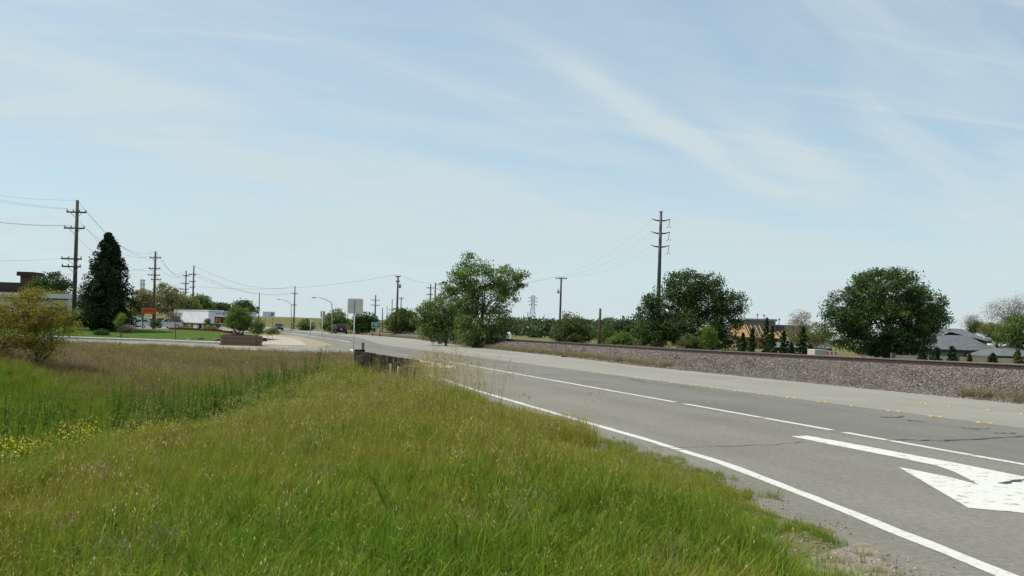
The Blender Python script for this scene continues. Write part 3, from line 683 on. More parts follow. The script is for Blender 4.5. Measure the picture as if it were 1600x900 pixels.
LEAF = {
 'oak': leafmat('oak_leaf', [(0, (0.020, 0.051, 0.010)), (.5, (0.043, 0.090, 0.016)), (1, (0.087, 0.141, 0.027))], .30, gloss=.03),
 'mid': leafmat('mid_leaf', [(0, (0.047, 0.098, 0.018)), (.5, (0.098, 0.166, 0.031)), (1, (0.189, 0.260, 0.058))], .36, gloss=.03),
 'bush': leafmat('bush_leaf', [(0, (0.050, 0.075, 0.022)), (.5, (0.094, 0.125, 0.040)), (1, (0.163, 0.181, 0.062))], .3),
 'lime': leafmat('lime_leaf', [(0, (.055, .115, .014)), (.5, (.10, .18, .025)), (1, (.17, .24, .05))], .4),
 'yellow': leafmat('yellow_leaf', [(0, (.10, .115, .014)), (.5, (.20, .20, .026)), (1, (.34, .29, .04))], .45, gloss=.01),
 'olive': leafmat('olive_leaf', [(0, (.12, .135, .036)), (.5, (.20, .205, .066)), (1, (.29, .28, .12))], .35),
 'pale': leafmat('pale_leaf', [(0, (.15, .125, .085)), (.5, (.23, .20, .135)), (1, (.32, .29, .20))], .35),
 'fir': leafmat('fir_needle', [(0, (.015, .032, .012)), (.5, (.030, .056, .020)), (1, (.058, .088, .03))], .12, gloss=.01),
 'redwood': leafmat('redwood_needle', [(0, (.009, .024, .009)), (.5, (.020, .044, .015)), (1, (.050, .080, .026))], .14, gloss=.008),
 'far': leafmat('far_leaf', [(0, (0.037, 0.065, 0.030)), (.5, (0.062, 0.100, 0.043)), (1, (0.106, 0.138, 0.062))], .25),
}
TSEED = [100]
def crown_pts(L_, nclump, leaves, cr_, r, hollow=.5, gap=.25, flat=.6):
    vol = np.array([np.prod(q[1])**.8 for q in L_]); vol /= vol.sum(); C = []
    while len(C) < nclump:
        k = r.choice(len(L_), p=vol); d = r.normal(0, 1, 3); d /= np.linalg.norm(d)
        c = L_[k][0]+d*L_[k][1]*(hollow+(1-hollow)*math.sqrt(r.random()))*r.uniform(.86, 1.07)
        f = 1.6/max(.4, L_[0][1].mean())
        if math.sin(c[0]*f*2.2+TSEED[0])+math.sin(c[1]*f*2.0+2*TSEED[0])+math.sin(c[2]*f*2.6+3*TSEED[0]) < -2.3+gap*4 and r.random() < .8: continue
        C.append(c)
    C = np.array(C); n = nclump*leaves
    off_ = np.clip(r.normal(0, 1, (n, 3)), -1.55, 1.55)*cr_*np.repeat(r.uniform(.55, 1.35, nclump), leaves)[:, None]; off_[:, 2] *= flat
    P = np.repeat(C, leaves, 0)+off_
    tint = np.clip(np.repeat(r.normal(.46, .26, nclump), leaves)+r.normal(0, .16, n), 0, 1)
    return C, P, tint
def tree(name, label, D, bpx, bpy_, lobes, leaf='mid', nclump=260, leaves=46, lsize=.085, cr_=.34, trunk_r=.16, stems=1, hollow=.5, gap=.25, limbs=22, z0=None, group=None, cat='tree', fork=.3, bark=BARK, zlow=None):
    TSEED[0] += 1; r = np.random.default_rng(TSEED[0])
    b0 = At(bpx, bpy_, D); z = float(ground_z(b0[0], b0[1])) if z0 is None else z0; base = np.array((b0[0], D, z))
    t = thing(name, label, cat, base, 0, group)
    L_ = lob(D, base, lobes); C, P, tint = crown_pts(L_, nclump, leaves, cr_, r, hollow, gap)
    if zlow is not None: P[:, 2] = np.maximum(P[:, 2], zlow+r.uniform(0, .25, len(P)))
    else: P[:, 2] = np.maximum(P[:, 2], .02+r.uniform(0, .2, len(P)))
    Vq, Fq = leaf_quads(P, lsize, r); obj('crown', npmesh('crown', Vq, Fq, tint), LEAF[leaf], t)
    mb = MB(); top = max(c[2]+q[2] for c, q in L_); cen = np.mean([c for c, q in L_], 0)
    for s_ in range(stems):
        b = np.array((0, 0, -.1)) if stems == 1 else np.array((r.normal(0, trunk_r*1.6), r.normal(0, trunk_r*1.6), -.1))
        f = np.array((cen[0]*.35+(r.normal(0, .35) if stems > 1 else r.normal(0, .1)), cen[1]*.3, top*fork))
        tr = trunk_r/math.sqrt(stems)
        mb.tube([b, b*.8+f*.2+np.array((0, 0, 0)), (b+f)/2, f], [tr*1.35, tr*1.05, tr*.92, tr*.8], 8)
        m_ = cen+r.normal(0, .25, 3); m_[2] = top*.72; sp = limb(mb, f, m_, tr*.8, tr*.25, r, .1)
        for k in range(max(1, limbs//stems)):
            c = C[r.integers(len(C))]; j = r.integers(0, len(sp)-1); q = f if r.random() < .4 else sp[j]
            if c[2] < q[2]-.2*top: continue
            lp = limb(mb, q, c, tr*.42, tr*.07, r, .14, 5)
            for _ in range(2):
                c2 = C[np.argmin(np.linalg.norm(C-(c+r.normal(0, cr_*2.2, 3)), axis=1))]; limb(mb, lp[3], c2, tr*.16, tr*.04, r, .1, 4, 3)
    mb.build('trunk', bark, t, True, fix=False); return t
def conifer(name, label, D, bpx, bpy_, top_py, half_px, leaf='fir', n=9000, lsize=.12, z0=None, group=None, low=.06, power=.85, trunk_r=None, ragged=.2, lean=0):
    TSEED[0] += 1; r = np.random.default_rng(TSEED[0])
    b0 = At(bpx, bpy_, D); z = float(ground_z(b0[0], b0[1])) if z0 is None else z0; base = np.array((b0[0], D, z))
    H = At(bpx, top_py, D)[2]-z; Rm = half_px*D/F; t = thing(name, label, 'tree', base, 0, group)
    pw_ = power*(1 if n > 9000 else r.uniform(.75, 1.35)); ragged = ragged if n > 9000 else r.uniform(.4, .6)
    nb = max(30, n//150); P = []; tt = []
    mb = MB(); tr = trunk_r or H*.018; mb.tube([(0, 0, -.1), (0, 0, H*.5), (lean*H*.02, 0, H*.97)], [tr*1.2, tr*.7, tr*.1], 8)
    for k in range(nb):
        h = low+(1-low)*(k+.5)/nb; h = low+(1-low)*(1-(1-(h-low)/(1-low))**1.25); a = k*2.399+r.normal(0, .25)
        Lb = Rm*((1-h)**pw_*1.04+.015)*r.uniform(1-ragged, 1+ragged*.5)*min(1, .62+(h-low)*3)
        d = np.array((math.cos(a), math.sin(a), 0)); zt = h*H
        up = .25*h-.05; mb.tube([(0, 0, zt), tuple(d*Lb*.9+np.array((0, 0, zt+up*Lb)))], [tr*.25*(1-h*.7), .006], 4, False)
        m_ = int((.35+.65*(1-h))*n/nb*1.4)
        s_ = np.sqrt(r.random(m_))*.97+.03; w = (.07+.17*(1-s_))*Lb+.04
        p = d[None]*(s_*Lb)[:, None]+np.stack([-d[1]*r.normal(0, 1, m_)*w, d[0]*r.normal(0, 1, m_)*w, zt+up*s_*Lb-.16*s_*s_*Lb+r.normal(0, .07*H/8+.05*Lb, m_)], -1)
        P.append(p); tt.append(np.clip(r.normal(.45, .18)+r.normal(0, .15, m_), 0, 1))
    P = np.concatenate(P); P[:, 2] = np.clip(P[:, 2], .05, H); Vq, Fq = leaf_quads(P, lsize, r, .2, -.15)
    obj('crown', npmesh('crown', Vq, Fq, np.concatenate(tt)), LEAF[leaf], t); mb.build('trunk', BARK, t, True, fix=False); return t

tree('shrub', 'yellow green airy shrub rooted in the field at the far left', 33, 52, 582, [(60, 490, 46, 34), (25, 520, 42, 36), (95, 495, 28, 22), (70, 540, 40, 30), (15, 480, 30, 25), (110, 515, 16, 16, .3), (-15, 520, 30, 40), (45, 460, 26, 16)], 'yellow', 440, 44, .030, .15, .07, 6, .15, .12, 60, cat='shrub', fork=.22)
conifer('redwood_tree', 'tall dark conical redwood on the lawn beside the wooden pole', 80, 165, 522, 364, 51, 'redwood', 46000, .085, power=.72, low=.05, ragged=.45)
tree('dark_tree', 'low dark evergreen tree tucked against the left side of the tall redwood', 84, 140, 520, [(137, 485, 14, 26), (130, 470, 8, 14), (146, 500, 14, 18)], 'redwood', 120, 40, .07, .25, .10, gap=.1)
tree('roadside_tree', 'tall open crowned tree at the far road edge beside the railway ballast', 83, 745, 541, [(738, 432, 34, 30), (790, 438, 34, 24), (768, 465, 40, 34), (722, 458, 32, 34), (733, 408, 11, 13), (812, 440, 14, 16), (755, 500, 46, 24), (750, 522, 46, 18), (702, 450, 16, 16), (770, 530, 26, 12)], 'mid', 640, 44, .080, .26, .17, 3, .35, .32, 46, z0=0, fork=.25)
tree('roadside_tree', 'bushy tree touching the left side of the tall open crowned roadside tree', 88, 695, 533, [(690, 490, 34, 32), (668, 495, 20, 24), (712, 500, 26, 32), (690, 515, 40, 20), (660, 505, 12, 18)], 'mid', 320, 44, .085, .30, .14, 3, .4, .2, 26, z0=0, fork=.2)
tree('roadside_tree', 'low rounded tree behind the pole with the grey transformer', 150, 628, 521, [(628, 502, 22, 18), (642, 506, 14, 16), (612, 507, 11, 14), (632, 494, 14, 10)], 'bush', 200, 40, .15, .45, .16, 2, .4, .15, 14, z0=0)
tree('roadside_tree', 'dark rounded tree right of the square sign back and left of the green sign', 175, 570, 519, [(566, 503, 14, 16), (580, 502, 9, 14), (556, 508, 9, 10), (568, 512, 16, 9)], 'oak', 170, 36, .16, .45, .16, 2, .4, .12, 12, z0=0)
tree('roadside_tree', 'rounded green tree just left of the square sign back', 185, 525, 518, [(528, 498, 14, 14), (516, 504, 12, 12), (534, 507, 10, 12), (520, 512, 16, 7)], 'mid', 170, 36, .17, .5, .16, 2, .4, .15, 12, z0=0)
tree('shrub', 'small dark bush on the slope left of the white sign posts', 230, 478, 514, [(478, 507, 9, 8), (473, 511, 6, 5), (484, 510, 6, 5)], 'mid', 70, 30, .2, .5, .1, 1, gap=.1, z0=0, cat='shrub')
tree('oak_tree', 'broad dark oak below the tall steel pole behind the rails', 110, 1085, 548, [(1075, 450, 38, 28), (1035, 480, 32, 32), (1015, 500, 22, 36), (1095, 475, 38, 34), (1140, 475, 26, 26), (1080, 510, 58, 32), (1135, 505, 24, 26), (1055, 440, 16, 16), (1110, 445, 20, 18), (1030, 530, 34, 16), (1115, 535, 34, 14)], 'oak', 1150, 46, .105, .36, .30, 2, .5, .14, 44, z0=-.2, fork=.2)
tree('oak_tree', 'largest round dark oak standing alone behind the rails at the right', 90, 1385, 560, [(1385, 455, 66, 34), (1330, 490, 46, 38), (1435, 490, 46, 40), (1385, 500, 80, 44), (1310, 510, 28, 28), (1465, 495, 22, 26), (1345, 535, 42, 20), (1420, 530, 40, 22), (1375, 440, 40, 20), (1400, 545, 50, 14)], 'oak', 1350, 46, .092, .33, .32, 1, .55, .06, 44, z0=-.2, fork=.22)
tree('shrub', 'large round olive bush behind the rails between two bare poles', 92, 893, 536, [(895, 514, 26, 22), (880, 520, 20, 16), (912, 522, 18, 14), (893, 528, 32, 10), (890, 500, 12, 12)], 'bush', 330, 42, .075, .24, .10, 4, .4, .1, 18, z0=0, cat='shrub')
tree('shrub', 'bright lime green bush behind the rails left of the steel pole oak', 78, 972, 541, [(972, 530, 16, 11), (962, 534, 12, 8), (984, 535, 12, 8)], 'lime', 130, 40, .05, .16, .06, 3, .4, .1, 8, z0=0, cat='shrub')
tree('shrub', 'grey green bush at the foot of the broad oak behind the rails', 85, 1077, 548, [(1076, 534, 15, 14), (1066, 539, 9, 9), (1086, 538, 9, 9)], 'bush', 110, 40, .055, .17, .06, 3, .4, .1, 8, z0=0, cat='shrub')
tree('shrub', 'bright green young tree at the foot of the broad oak behind the rails', 84, 1107, 548, [(1106, 522, 13, 12), (1104, 536, 11, 12), (1113, 530, 8, 12)], 'lime', 110, 40, .05, .17, .05, 2, .4, .15, 8, z0=0, cat='shrub')
tree('small_tree', 'thin yellow green young tree beside the bare stub pole', 90, 947, 535, [(946, 518, 9, 14), (950, 506, 6, 8), (940, 525, 7, 9)], 'lime', 60, 34, .05, .2, .05, 1, .3, .3, 8, z0=0)
FIRL = ['small dark fir first from the left in the row behind the rails', 'small dark fir second from the left in the row behind the rails', 'tallest dark fir of the row in front of the timber house frame', 'broad dark fir right of the tallest fir in the row', 'slim dark fir at the right end of the fir row', 'dark bushy little fir between the row and the lone fir', 'lone dark fir in front of the pale leafed tree', 'low dark fir right of the lone fir']
for lab, (px_, tp, hf, D) in zip(FIRL, [(1160, 520, 12, 92), (1175, 513, 11, 93), (1197, 497, 14, 95), (1206, 509, 14, 90), (1224, 517, 11, 92), (1236, 535, 9, 88), (1254, 511, 12, 90), (1266, 538, 8, 89)]):
    conifer('fir_tree', lab, D, px_, 552, tp, hf, 'fir', 3200, .075, z0=0, group='small firs behind the rails', power=.7, low=.03)
for lab, (px_, tp, hf, D) in zip(['short dark fir next to the big oak trunk in front of the houses', 'short fir in front of the grey roofed houses, second right of the big oak', 'pointed little fir in the middle of the grey roofed houses', 'thin reddish little fir against the beige garden wall', 'rounded dark little fir at the right part of the beige garden wall', 'sparse greenish little fir at the far right edge of the garden wall'], [(1440, 540, 12, 76), (1463, 543, 10, 78), (1487, 541, 10, 78), (1515, 553, 5, 78), (1551, 552, 9, 78), (1590, 546, 9, 76)]):
    conifer('fir_tree', lab, D, px_, 566, tp, hf, 'fir' if px_ != 1590 else 'bush', 2200, .06, z0=0, group='little firs in front of the houses', power=.6, low=.03)
tree('street_tree', 'pale leafed slender tree behind the lone fir', 105, 1250, 540, [(1250, 498, 13, 18), (1246, 510, 16, 14), (1258, 512, 12, 14)], 'pale', 90, 30, .06, .3, .09, 1, .3, .3, 20, z0=0)
tree('street_tree', 'olive yellow spreading tree at the left edge of the big oak', 112, 1262, 545, [(1245, 522, 22, 14), (1275, 520, 24, 15), (1290, 528, 18, 14), (1262, 532, 30, 10)], 'olive', 260, 36, .08, .32, .12, 2, .3, .2, 20, z0=0)
tree('street_tree', 'large leafless greyish pink tree at the far right behind the houses', 150, 1580, 550, [(1578, 484, 36, 24), (1555, 492, 18, 16), (1605, 482, 30, 24), (1575, 500, 40, 14)], 'pale', 300, 26, .07, .55, .16, 2, .2, .3, 60, z0=0, fork=.35)
tree('street_tree', 'small leafless greyish tree above the ridge of the grey roofs', 150, 1520, 545, [(1520, 502, 15, 11), (1512, 506, 9, 8)], 'pale', 90, 24, .06, .45, .12, 1, .2, .3, 24, z0=0, fork=.4)
tree('garden_tree', 'bright green leafy tree at the right edge behind the roofs', 96, 1585, 560, [(1588, 510, 26, 18), (1570, 520, 24, 14), (1605, 520, 28, 24), (1590, 530, 30, 12)], 'mid', 300, 42, .08, .3, .14, 2, .4, .15, 20, z0=0)
tree('garden_tree', 'yellowish brown tree left of the bright green tree at the right edge', 99, 1556, 556, [(1556, 520, 16, 13), (1545, 514, 12, 10), (1563, 528, 12, 10)], 'olive', 170, 36, .07, .28, .1, 2, .3, .2, 16, z0=0)
tree('garden_tree', 'dark small tree above the roof ridge left of the yellowish tree', 140, 1529, 545, [(1529, 511, 8, 8), (1520, 514, 6, 6)], 'oak', 60, 34, .1, .3, .1, 1, .4, .1, 6, z0=0)
# left background
for lab, lf, D, px_, lbs in [
  ('dark green round tree behind the pale flat building at the far left', 'oak', 140, 82, [(82, 442, 26, 16), (62, 450, 18, 14), (100, 450, 18, 14)]),
  ('yellow green tree rising behind the flat building beside the left shrub', 'olive', 120, 70, [(60, 470, 24, 16), (90, 470, 20, 14)]),
  ('pale loose tree right of the redwood with a lattice mast behind it', 'olive', 170, 225, [(222, 470, 16, 18), (212, 480, 12, 14)]),
  ('tall pale yellow green tree right of the second wooden pole', 'olive', 175, 262, [(258, 458, 18, 16), (272, 466, 20, 16), (250, 475, 20, 16), (265, 480, 26, 12)]),
  ('bright olive tree above the left end of the white trailer', 'olive', 180, 290, [(290, 474, 16, 12), (300, 480, 14, 8), (280, 482, 14, 8)]),
  ('dark green tree above the middle of the white trailer', 'mid', 200, 316, [(314, 472, 12, 10), (304, 478, 10, 8), (322, 480, 8, 6)]),
  ('low grey green tree beyond the white trailer roof', 'far', 240, 342, [(340, 481, 12, 5), (352, 481, 8, 4)]),
  ('grey green tree behind the planter tree and street lamp', 'far', 230, 382, [(380, 479, 10, 7), (388, 484, 10, 6)])]:
    tree('background_tree', lab, D, px_, 512, lbs, lf, 150, 34, .001*D, .003*D, .12, 2, .4, .15, 14, z0=0, group='trees behind the car park')
# ornamental planting near the side road
tree('planter_tree', 'small bright green clipped tree growing in the brick planter', 65.6, 372, 527, [(368, 494, 16, 13), (380, 494, 15, 14), (361, 501, 9, 10), (372, 506, 22, 8), (388, 502, 9, 10), (366, 484, 10, 8)], 'lime', 240, 42, .042, .13, .09, 3, .45, .1, 16, z0=.6, fork=.3, zlow=.35)
tree('planter_shrub', 'dark green shrub behind the right end of the brick planter', 70, 402, 526, [(402, 506, 9, 9), (398, 513, 10, 8), (406, 514, 8, 9)], 'mid', 110, 40, .042, .13, .05, 3, .4, .1, 8, z0=.1, cat='shrub')
tree('young_tree', 'thin young staked tree with brownish leaves in the middle of the lawn', 70, 275, 536, [(277, 493, 6, 9), (272, 497, 5, 7), (266, 492, 5, 6)], 'pale', 60, 30, .035, .12, .03, 1, .2, .2, 10, fork=.65)
tree('young_tree', 'tiny green round headed young tree in front of the white trailer', 100, 324, 518, [(324, 502, 3.6, 5)], 'mid', 34, 30, .045, .11, .03, 1, .3, .1, 5, fork=.6)
tree('young_tree', 'yellow green young tree in front of the redwood at the lawn', 72, 189, 533, [(190, 497, 7, 7), (186, 504, 6, 6)], 'lime', 50, 30, .035, .12, .03, 1, .3, .2, 8, fork=.6)
for lab, px_, py_, hw, D in [('reddish brown low shrub at the left end of the lawn', 197, 514, 12, 78), ('dark round shrub at the foot of the redwood', 158, 520, 10, 75), ('dry golden grassy shrub at the corner of the gravel bed', 425, 517, 12, 95), ('low green shrub in front of the trailers right of the red sign', 290, 513, 14, 100), ('olive low shrub in front of the white trailer lettering', 330, 514, 16, 100), ('dark purple brown shrub below the red sign', 243, 505, 9, 110)]:
    lf = 'pale' if 'reddish' in lab else 'olive' if ('golden' in lab or 'olive' in lab or 'green' in lab) else 'oak'
    tree('low_shrub', lab, D, px_, py_+5, [(px_, py_, hw*.7, 4.5), (px_-hw*.4, py_+1.5, hw*.5, 4), (px_+hw*.4, py_+1.5, hw*.5, 4)], lf, 70, 34, .05, .16, .03, 2, .3, .05, 4, cat='shrub')
# far wood beyond the railway: one mass
r = np.random.default_rng(77); Lw = []
for k in range(34):
    D = r.uniform(200, 330); px_ = 790+k*7.5+r.normal(0, 4); c = At(px_, 512+r.uniform(-3, 8), D); rr = r.uniform(9, 16)*D/F
    Lw.append((np.array((c[0], D, max(1.2, c[2]))), np.array((rr, rr, rr*r.uniform(.7, 1.1)))))
for k in range(14):
    D = r.uniform(420, 520); px_ = 800+k*16+r.normal(0, 5); c = At(px_, 507+r.uniform(-3, 3), D); rr = 10*D/F; Lw.append((np.array((c[0], D, c[2])), np.array((rr*1.3, rr, rr*.8))))
C, P, tint = crown_pts(Lw, 1500, 26, 1.0, r, .4, .0)
P[:, 2] = np.maximum(P[:, 2], .1); Vq, Fq = leaf_quads(P, .42, r); tag(obj('far_woodland', npmesh('far_woodland', Vq, Fq, tint), LEAF['far']), 'hazy green wood along the horizon beyond the railway', 'woodland', kind='stuff')

# ------------------------------------------------------------------ poles, lamps and wires
WOOD = mat('pole_wood', (.060, .047, .038), .9, .15, col2=(.11, .088, .07), nscale=4)
STEEL = mat('dark_steel', (.060, .050, .058), .55, .4, .3)
GALV = mat('galvanised', (.30, .31, .31), .5, .4, .6)
GREYC = mat('transformer_grey', (.22, .23, .24), .5, .4)
INS = mat('insulator', (.10, .085, .075), .3, .5)
ANCH = {}
def pole(key, label, D, tpx, tpy, arms=(), r0=.15, z0=0, name='utility_pole', group='wooden utility poles', yaw=None, transformer=None, m=WOOD, plain=False):
    """arms: list of (pixel y, left pixel, right pixel) read at the pole's depth"""
    top = At(tpx, tpy, D); H = top[2]-z0; t = thing(name, label, 'pole', (top[0], D, z0), 0, group)
    mb = MB(); mb.tube([(0, 0, -.3), (0, 0, H*.5), (0, 0, H)], [r0, r0*.82, r0*.62], 10); mb.build('pole_shaft', m, t, True)
    A = []
    for (py_, l_, r_x) in arms:
        zl = At(tpx, py_, D)[2]-z0; k = D/F; xl, xr = (l_-tpx)*k, (r_x-tpx)*k
        xl -= 0; mb = MB(); mb.box(((xl+xr)/2, -r0*.7-.05, zl), (xr-xl, .10, .12)); a = mb.build('crossarm', m, t)
        for xx in np.linspace(xl+.06, xr-.06, 4 if xr-xl > 1.2 else 2):
            if abs(xx) < .12: xx = .2
            q = MB(); q.tube([(xx, -r0*.7-.05, zl+.05), (xx, -r0*.7-.05, zl+.12), (xx, -r0*.7-.05, zl+.22)], [.03, .055, .035], 6); q.build('insulator', INS, a, True)
            A.append(np.array((top[0]+xx, D-r0*.7-.05, z0+zl+.22)))
        b = MB(); b.tube([(xl*.55, -r0*.7-.03, zl-.03), (0, -r0*.8, zl-.55)], .02, 4).tube([(xr*.55, -r0*.7-.03, zl-.03), (0, -r0*.8, zl-.55)], .02, 4); b.build('brace', GALV, a)
    if transformer:
        px_, py_, w_, h_ = transformer; k = D/F; zz = At(px_, py_, D)[2]-z0; xx = (px_-tpx)*k
        q = MB(); q.tube([(xx, -.1, zz-h_*k/2), (xx, -.1, zz+h_*k/2*.8), (xx, -.1, zz+h_*k/2)], [w_*k/2, w_*k/2, w_*k/2*.7], 12); tr = q.build('transformer', GREYC, t, True)
        q = MB(); q.tube([(xx, -.1, zz+h_*k/2), (xx, -.1, zz+h_*k/2+.25)], [.05, .03], 6); q.build('bushing', INS, tr)
    A.append(np.array((top[0], D, z0+H+.02))); ANCH[key] = A; return t
Z0 = 0
pole('A', 'tallest left wooden pole with four crossarms rising behind the yellow shrub', 85, 121, 313, [(332, 106, 137), (357, 103, 135), (405, 100, 132), (417, 101, 131)], .20)
# the next pole of the same line, nearer and out of frame: its wires enter the picture
O = thing('utility_pole', 'wooden pole nearer along the left line, out of frame left', 'pole', (-33.5, 22, -.3), 0, 'wooden utility poles')
q = MB(); q.tube([(0, 0, -.3), (0, 0, 6), (0, 0, 12.2)], [.2, .17, .13], 10); q.build('pole_shaft', WOOD, O, True); ANCH['O'] = []
for zl in (11.3, 10.1, 7.6, 7.0):
    q = MB(); q.box((0, -.2, zl), (1.7, .1, .12)); a = q.build('crossarm', WOOD, O)
    for xx in (-.79, -.26, .26, .79):
        q = MB(); q.tube([(xx, -.2, zl+.05), (xx, -.2, zl+.22)], [.05, .035], 6); q.build('insulator', INS, a); ANCH['O'].append(np.array((-33.5+xx, 21.8, zl-.3+.22)))
ANCH['O'].append(np.array((-33.5, 22, 11.9)))
pole('B', 'second wooden pole of the left line behind the red sign, four crossarms', 146, 243, 393, [(403, 235, 252), (420, 234, 252), (430, 233, 252), (437, 238, 254)], .20)
pole('C', 'leaning looking thin wooden pole left of a near twin above the trailer', 199, 291, 423, [(431, 286, 297), (443, 284, 297), (452, 283, 296), (457, 283, 296)], .18)
pole('C2', 'wooden pole right of its near twin above the white trailer', 183, 303, 415, [(429, 296, 308), (440, 297, 307), (449, 298, 306)], .18)
pole('E', 'plain thin pole behind the right end of the white trailer', 330, 405.5, 457, [], .2)
pole('F', 'slim pole with two short crossarms left of the curved street lamps', 263, 461, 447, [(458.5, 456, 466), (476.5, 457, 465)], .2)
pole('G', 'wooden pole with grey transformer can near the road bend', 155, 622, 431, [(432, 618, 626), (440, 619, 625)], .19, transformer=(625.5, 447.5, 3.6, 5.5))
pole('G2', 'small pole with one crossarm just right of the transformer pole', 250, 627, 465, [(466, 623, 631)], .16)
pole('H', 'twin armed pole left of the bushy roadside tree', 200, 673, 444, [(450, 666.5, 678), (460.5, 667, 677)], .17)
pole('H2', 'bare pole top beside the twin armed pole above the bushy tree', 165, 680.5, 442, [], .17)
pole('I', 'thin pole with two crossarms behind the green road sign', 240, 587, 461, [(469, 580, 594), (477, 580, 594)], .2)
pole('I2', 'bare thin pole right of the green road sign', 260, 598, 481, [], .16)
pole('I3', 'bare distant pole left of the transformer pole', 330, 613, 467, [], .18)
pole('I4', 'shortest distant bare pole between the green sign and transformer pole', 360, 605, 478, [], .16)
pole('J', 'wooden pole with one wide crossarm above the round olive bush', 150, 877, 433.5, [(435, 868, 886)], .19, transformer=(873, 456, 3.5, 5))
pole('K', 'dark bare stub pole close behind the rails by the round bush', 75, 938, 482, [], .13, z0=.2)
pole('L', 'short pole with box behind the left edge of the broad oak', 170, 998, 480, [(481, 996, 1001)], .2)
pole('J2', 'small bare pole at the horizon left of the lattice tower', 420, 818, 492, [], .2)
pole('J3', 'slim bare pole standing just left of the lattice tower', 400, 825, 487, [], .22)
for px_, py_, lab in [(1183.5, 490, 'tiny pole above the long flat roofed building, left one'), (1194, 491, 'tiny pole above the long flat roofed building, right one'), (1217.5, 497, 'tiny distant pole right of the flat roofed building')]:
    pole('T', lab, 260, px_, py_, [(py_+2, px_-2, px_+2)], .13)
# tall steel transmission pole
top = At(1033, 331, 180); T = thing('transmission_pole', 'very tall dark steel transmission pole with three pairs of arms behind the broad oak', 'pole', (top[0], 180, 0)); H = top[2]
q = MB(); q.tube([(0, 0, -.3), (0, 0, H*.5), (0, 0, H)], [.42, .33, .21], 12); q.build('pole_shaft', STEEL, T, True)
q = MB(); q.box((0, 0, H+.04), (.75, .3, .08)); q.build('top_plate', STEEL, T)
ANCH['S'] = []
for py_ in (345, 365, 386):
    z = At(1033, py_, 180)[2]
    for s_ in (-1, 1):
        q = MB(); q.tube([(0, 0, z), (s_*.8, 0, z+.05), (s_*1.65, 0, z+.32)], [.14, .11, .06], 8); a = q.build('arm', STEEL, T, True)
        e = (s_*1.6, 0, z+.28)
        if s_ > 0:
            q = MB(); q.tube([e, (1.35, -.3, z-1.1)], .05, 6); q.build('insulator_string', INS, a)
            q = MB(); q.tube([(1.35, -.3, z-1.1), (1.0, -.3, z-1.25)], .045, 6).tube([(1.8, -.2, z-1.1), (1.65, -.2, z-1.1)], .09, 6); q.build('clamp', INS, a)
        ANCH['S'].append(np.array((top[0]+e[0], 180, z+.25)))
# lattice towers
def lattice(name, label, D, px_, top_py, base_w, top_w, group=None, arms=True):
    top = At(px_, top_py, D); H = top[2]; t = thing(name, label, 'tower', (top[0], D, 0), 0, group); q = MB(); w = lambda z: (base_w+(top_w-base_w)*min(1, z/(H*.72)))/2
    r = D*.00022
    for sx in (-1, 1):
        for sy in (-1, 1): q.tube([(sx*w(0), sy*w(0), 0), (sx*w(H*.72), sy*w(H*.72), H*.72), (sx*w(H), sy*w(H), H)], r*1.3, 4)
    q.build('leg_frame', GALV, t); q = MB(); lv = np.linspace(0, H, 10)
    for a, b in zip(lv[:-1], lv[1:]):
        for s_ in (-1, 1):
            q.tube([(-w(a), s_*w(a), a), (w(b), s_*w(b), b)], r, 4).tube([(w(a), s_*w(a), a), (-w(b), s_*w(b), b)], r, 4).tube([(-w(b), s_*w(b), b), (w(b), s_*w(b), b)], r, 4)
    q.build('bracing', GALV, t)
    if arms:
        for f in (.76, .85, .94):
            q = MB()
            for s_ in (-1, 1): q.tube([(0, 0, H*f+.5), (s_*top_w*1.5, 0, H*f)], r*1.2, 4).tube([(0, 0, H*f-.4), (s_*top_w*1.5, 0, H*f)], r, 4)
            q.build('crossarm', GALV, t)
    return t
lattice('lattice_tower', 'grey steel lattice power tower on the horizon left of the olive bush', 450, 833, 462, 4.2, 1.4, 'lattice towers')
lattice('lattice_tower', 'faint lattice mast between the redwood and the second wooden pole', 420, 223, 437, 1.5, 1.3, 'lattice towers', False)
# substation gantries on the horizon
for px_, w_, py_, lab in [(850, 14, 499, 'small grey substation gantry right of the lattice tower'), (958, 12, 501, 'grey substation gantry beside the dark stub pole'), (990, 8, 500, 'narrow grey gantry left of the broad oak')]:
    D = 430; k = D/F; b = At(px_, py_, D); t = thing('substation_gantry', lab, 'gantry', (b[0], D, 0), 0, 'substation gantries'); H = b[2]
    for s_ in (-1, 0, 1):
        q = MB(); q.tube([(s_*w_*k/2, 0, 0), (s_*w_*k/2, 0, H+(1 if s_ else 2))], .12, 5); q.build('post', GALV, t)
    for zz in (H, H-1.6): q = MB(); q.box((0, 0, zz), (w_*k, .3, .3)); q.build('beam', GALV, t)
# street lamps
def lamp(label, D, tpx, tpy, hpx, hpy, basepy):
    base = At(tpx, basepy, D); t = thing('street_lamp', label, 'street lamp', (base[0], D, 0), 0, 'curved arm street lamps'); h = At(tpx, tpy, D); e = At(hpx, hpy, D)-np.array((base[0], 0, 0)); e[1] = 0; x0 = h[0]-base[0]; z = h[2]
    q = MB(); q.tube([(0, 0, 0), (x0, 0, z)], [.11, .08], 8); q.build('lamp_post', GALV, t, True)
    q = MB(); q.tube([(x0, 0, z-.05), (x0+(e[0]-x0)*.35, 0, z+(e[2]-z)*.62), (x0+(e[0]-x0)*.7, 0, z+(e[2]-z)*.95), (e[0], 0, e[2])], [.06, .055, .05, .04], 6); q.build('arm', GALV, t, True)
    q = MB(); s_ = -1 if e[0] < x0 else 1; q.box((e[0]+s_*.25, 0, e[2]-.02), (.75, .28, .16), taper=.3); q.build('lamp_head', GREYC, t)
lamp('street lamp with long curved arm just left of the square sign back', 165, 518.5, 473, 493, 465, 521)
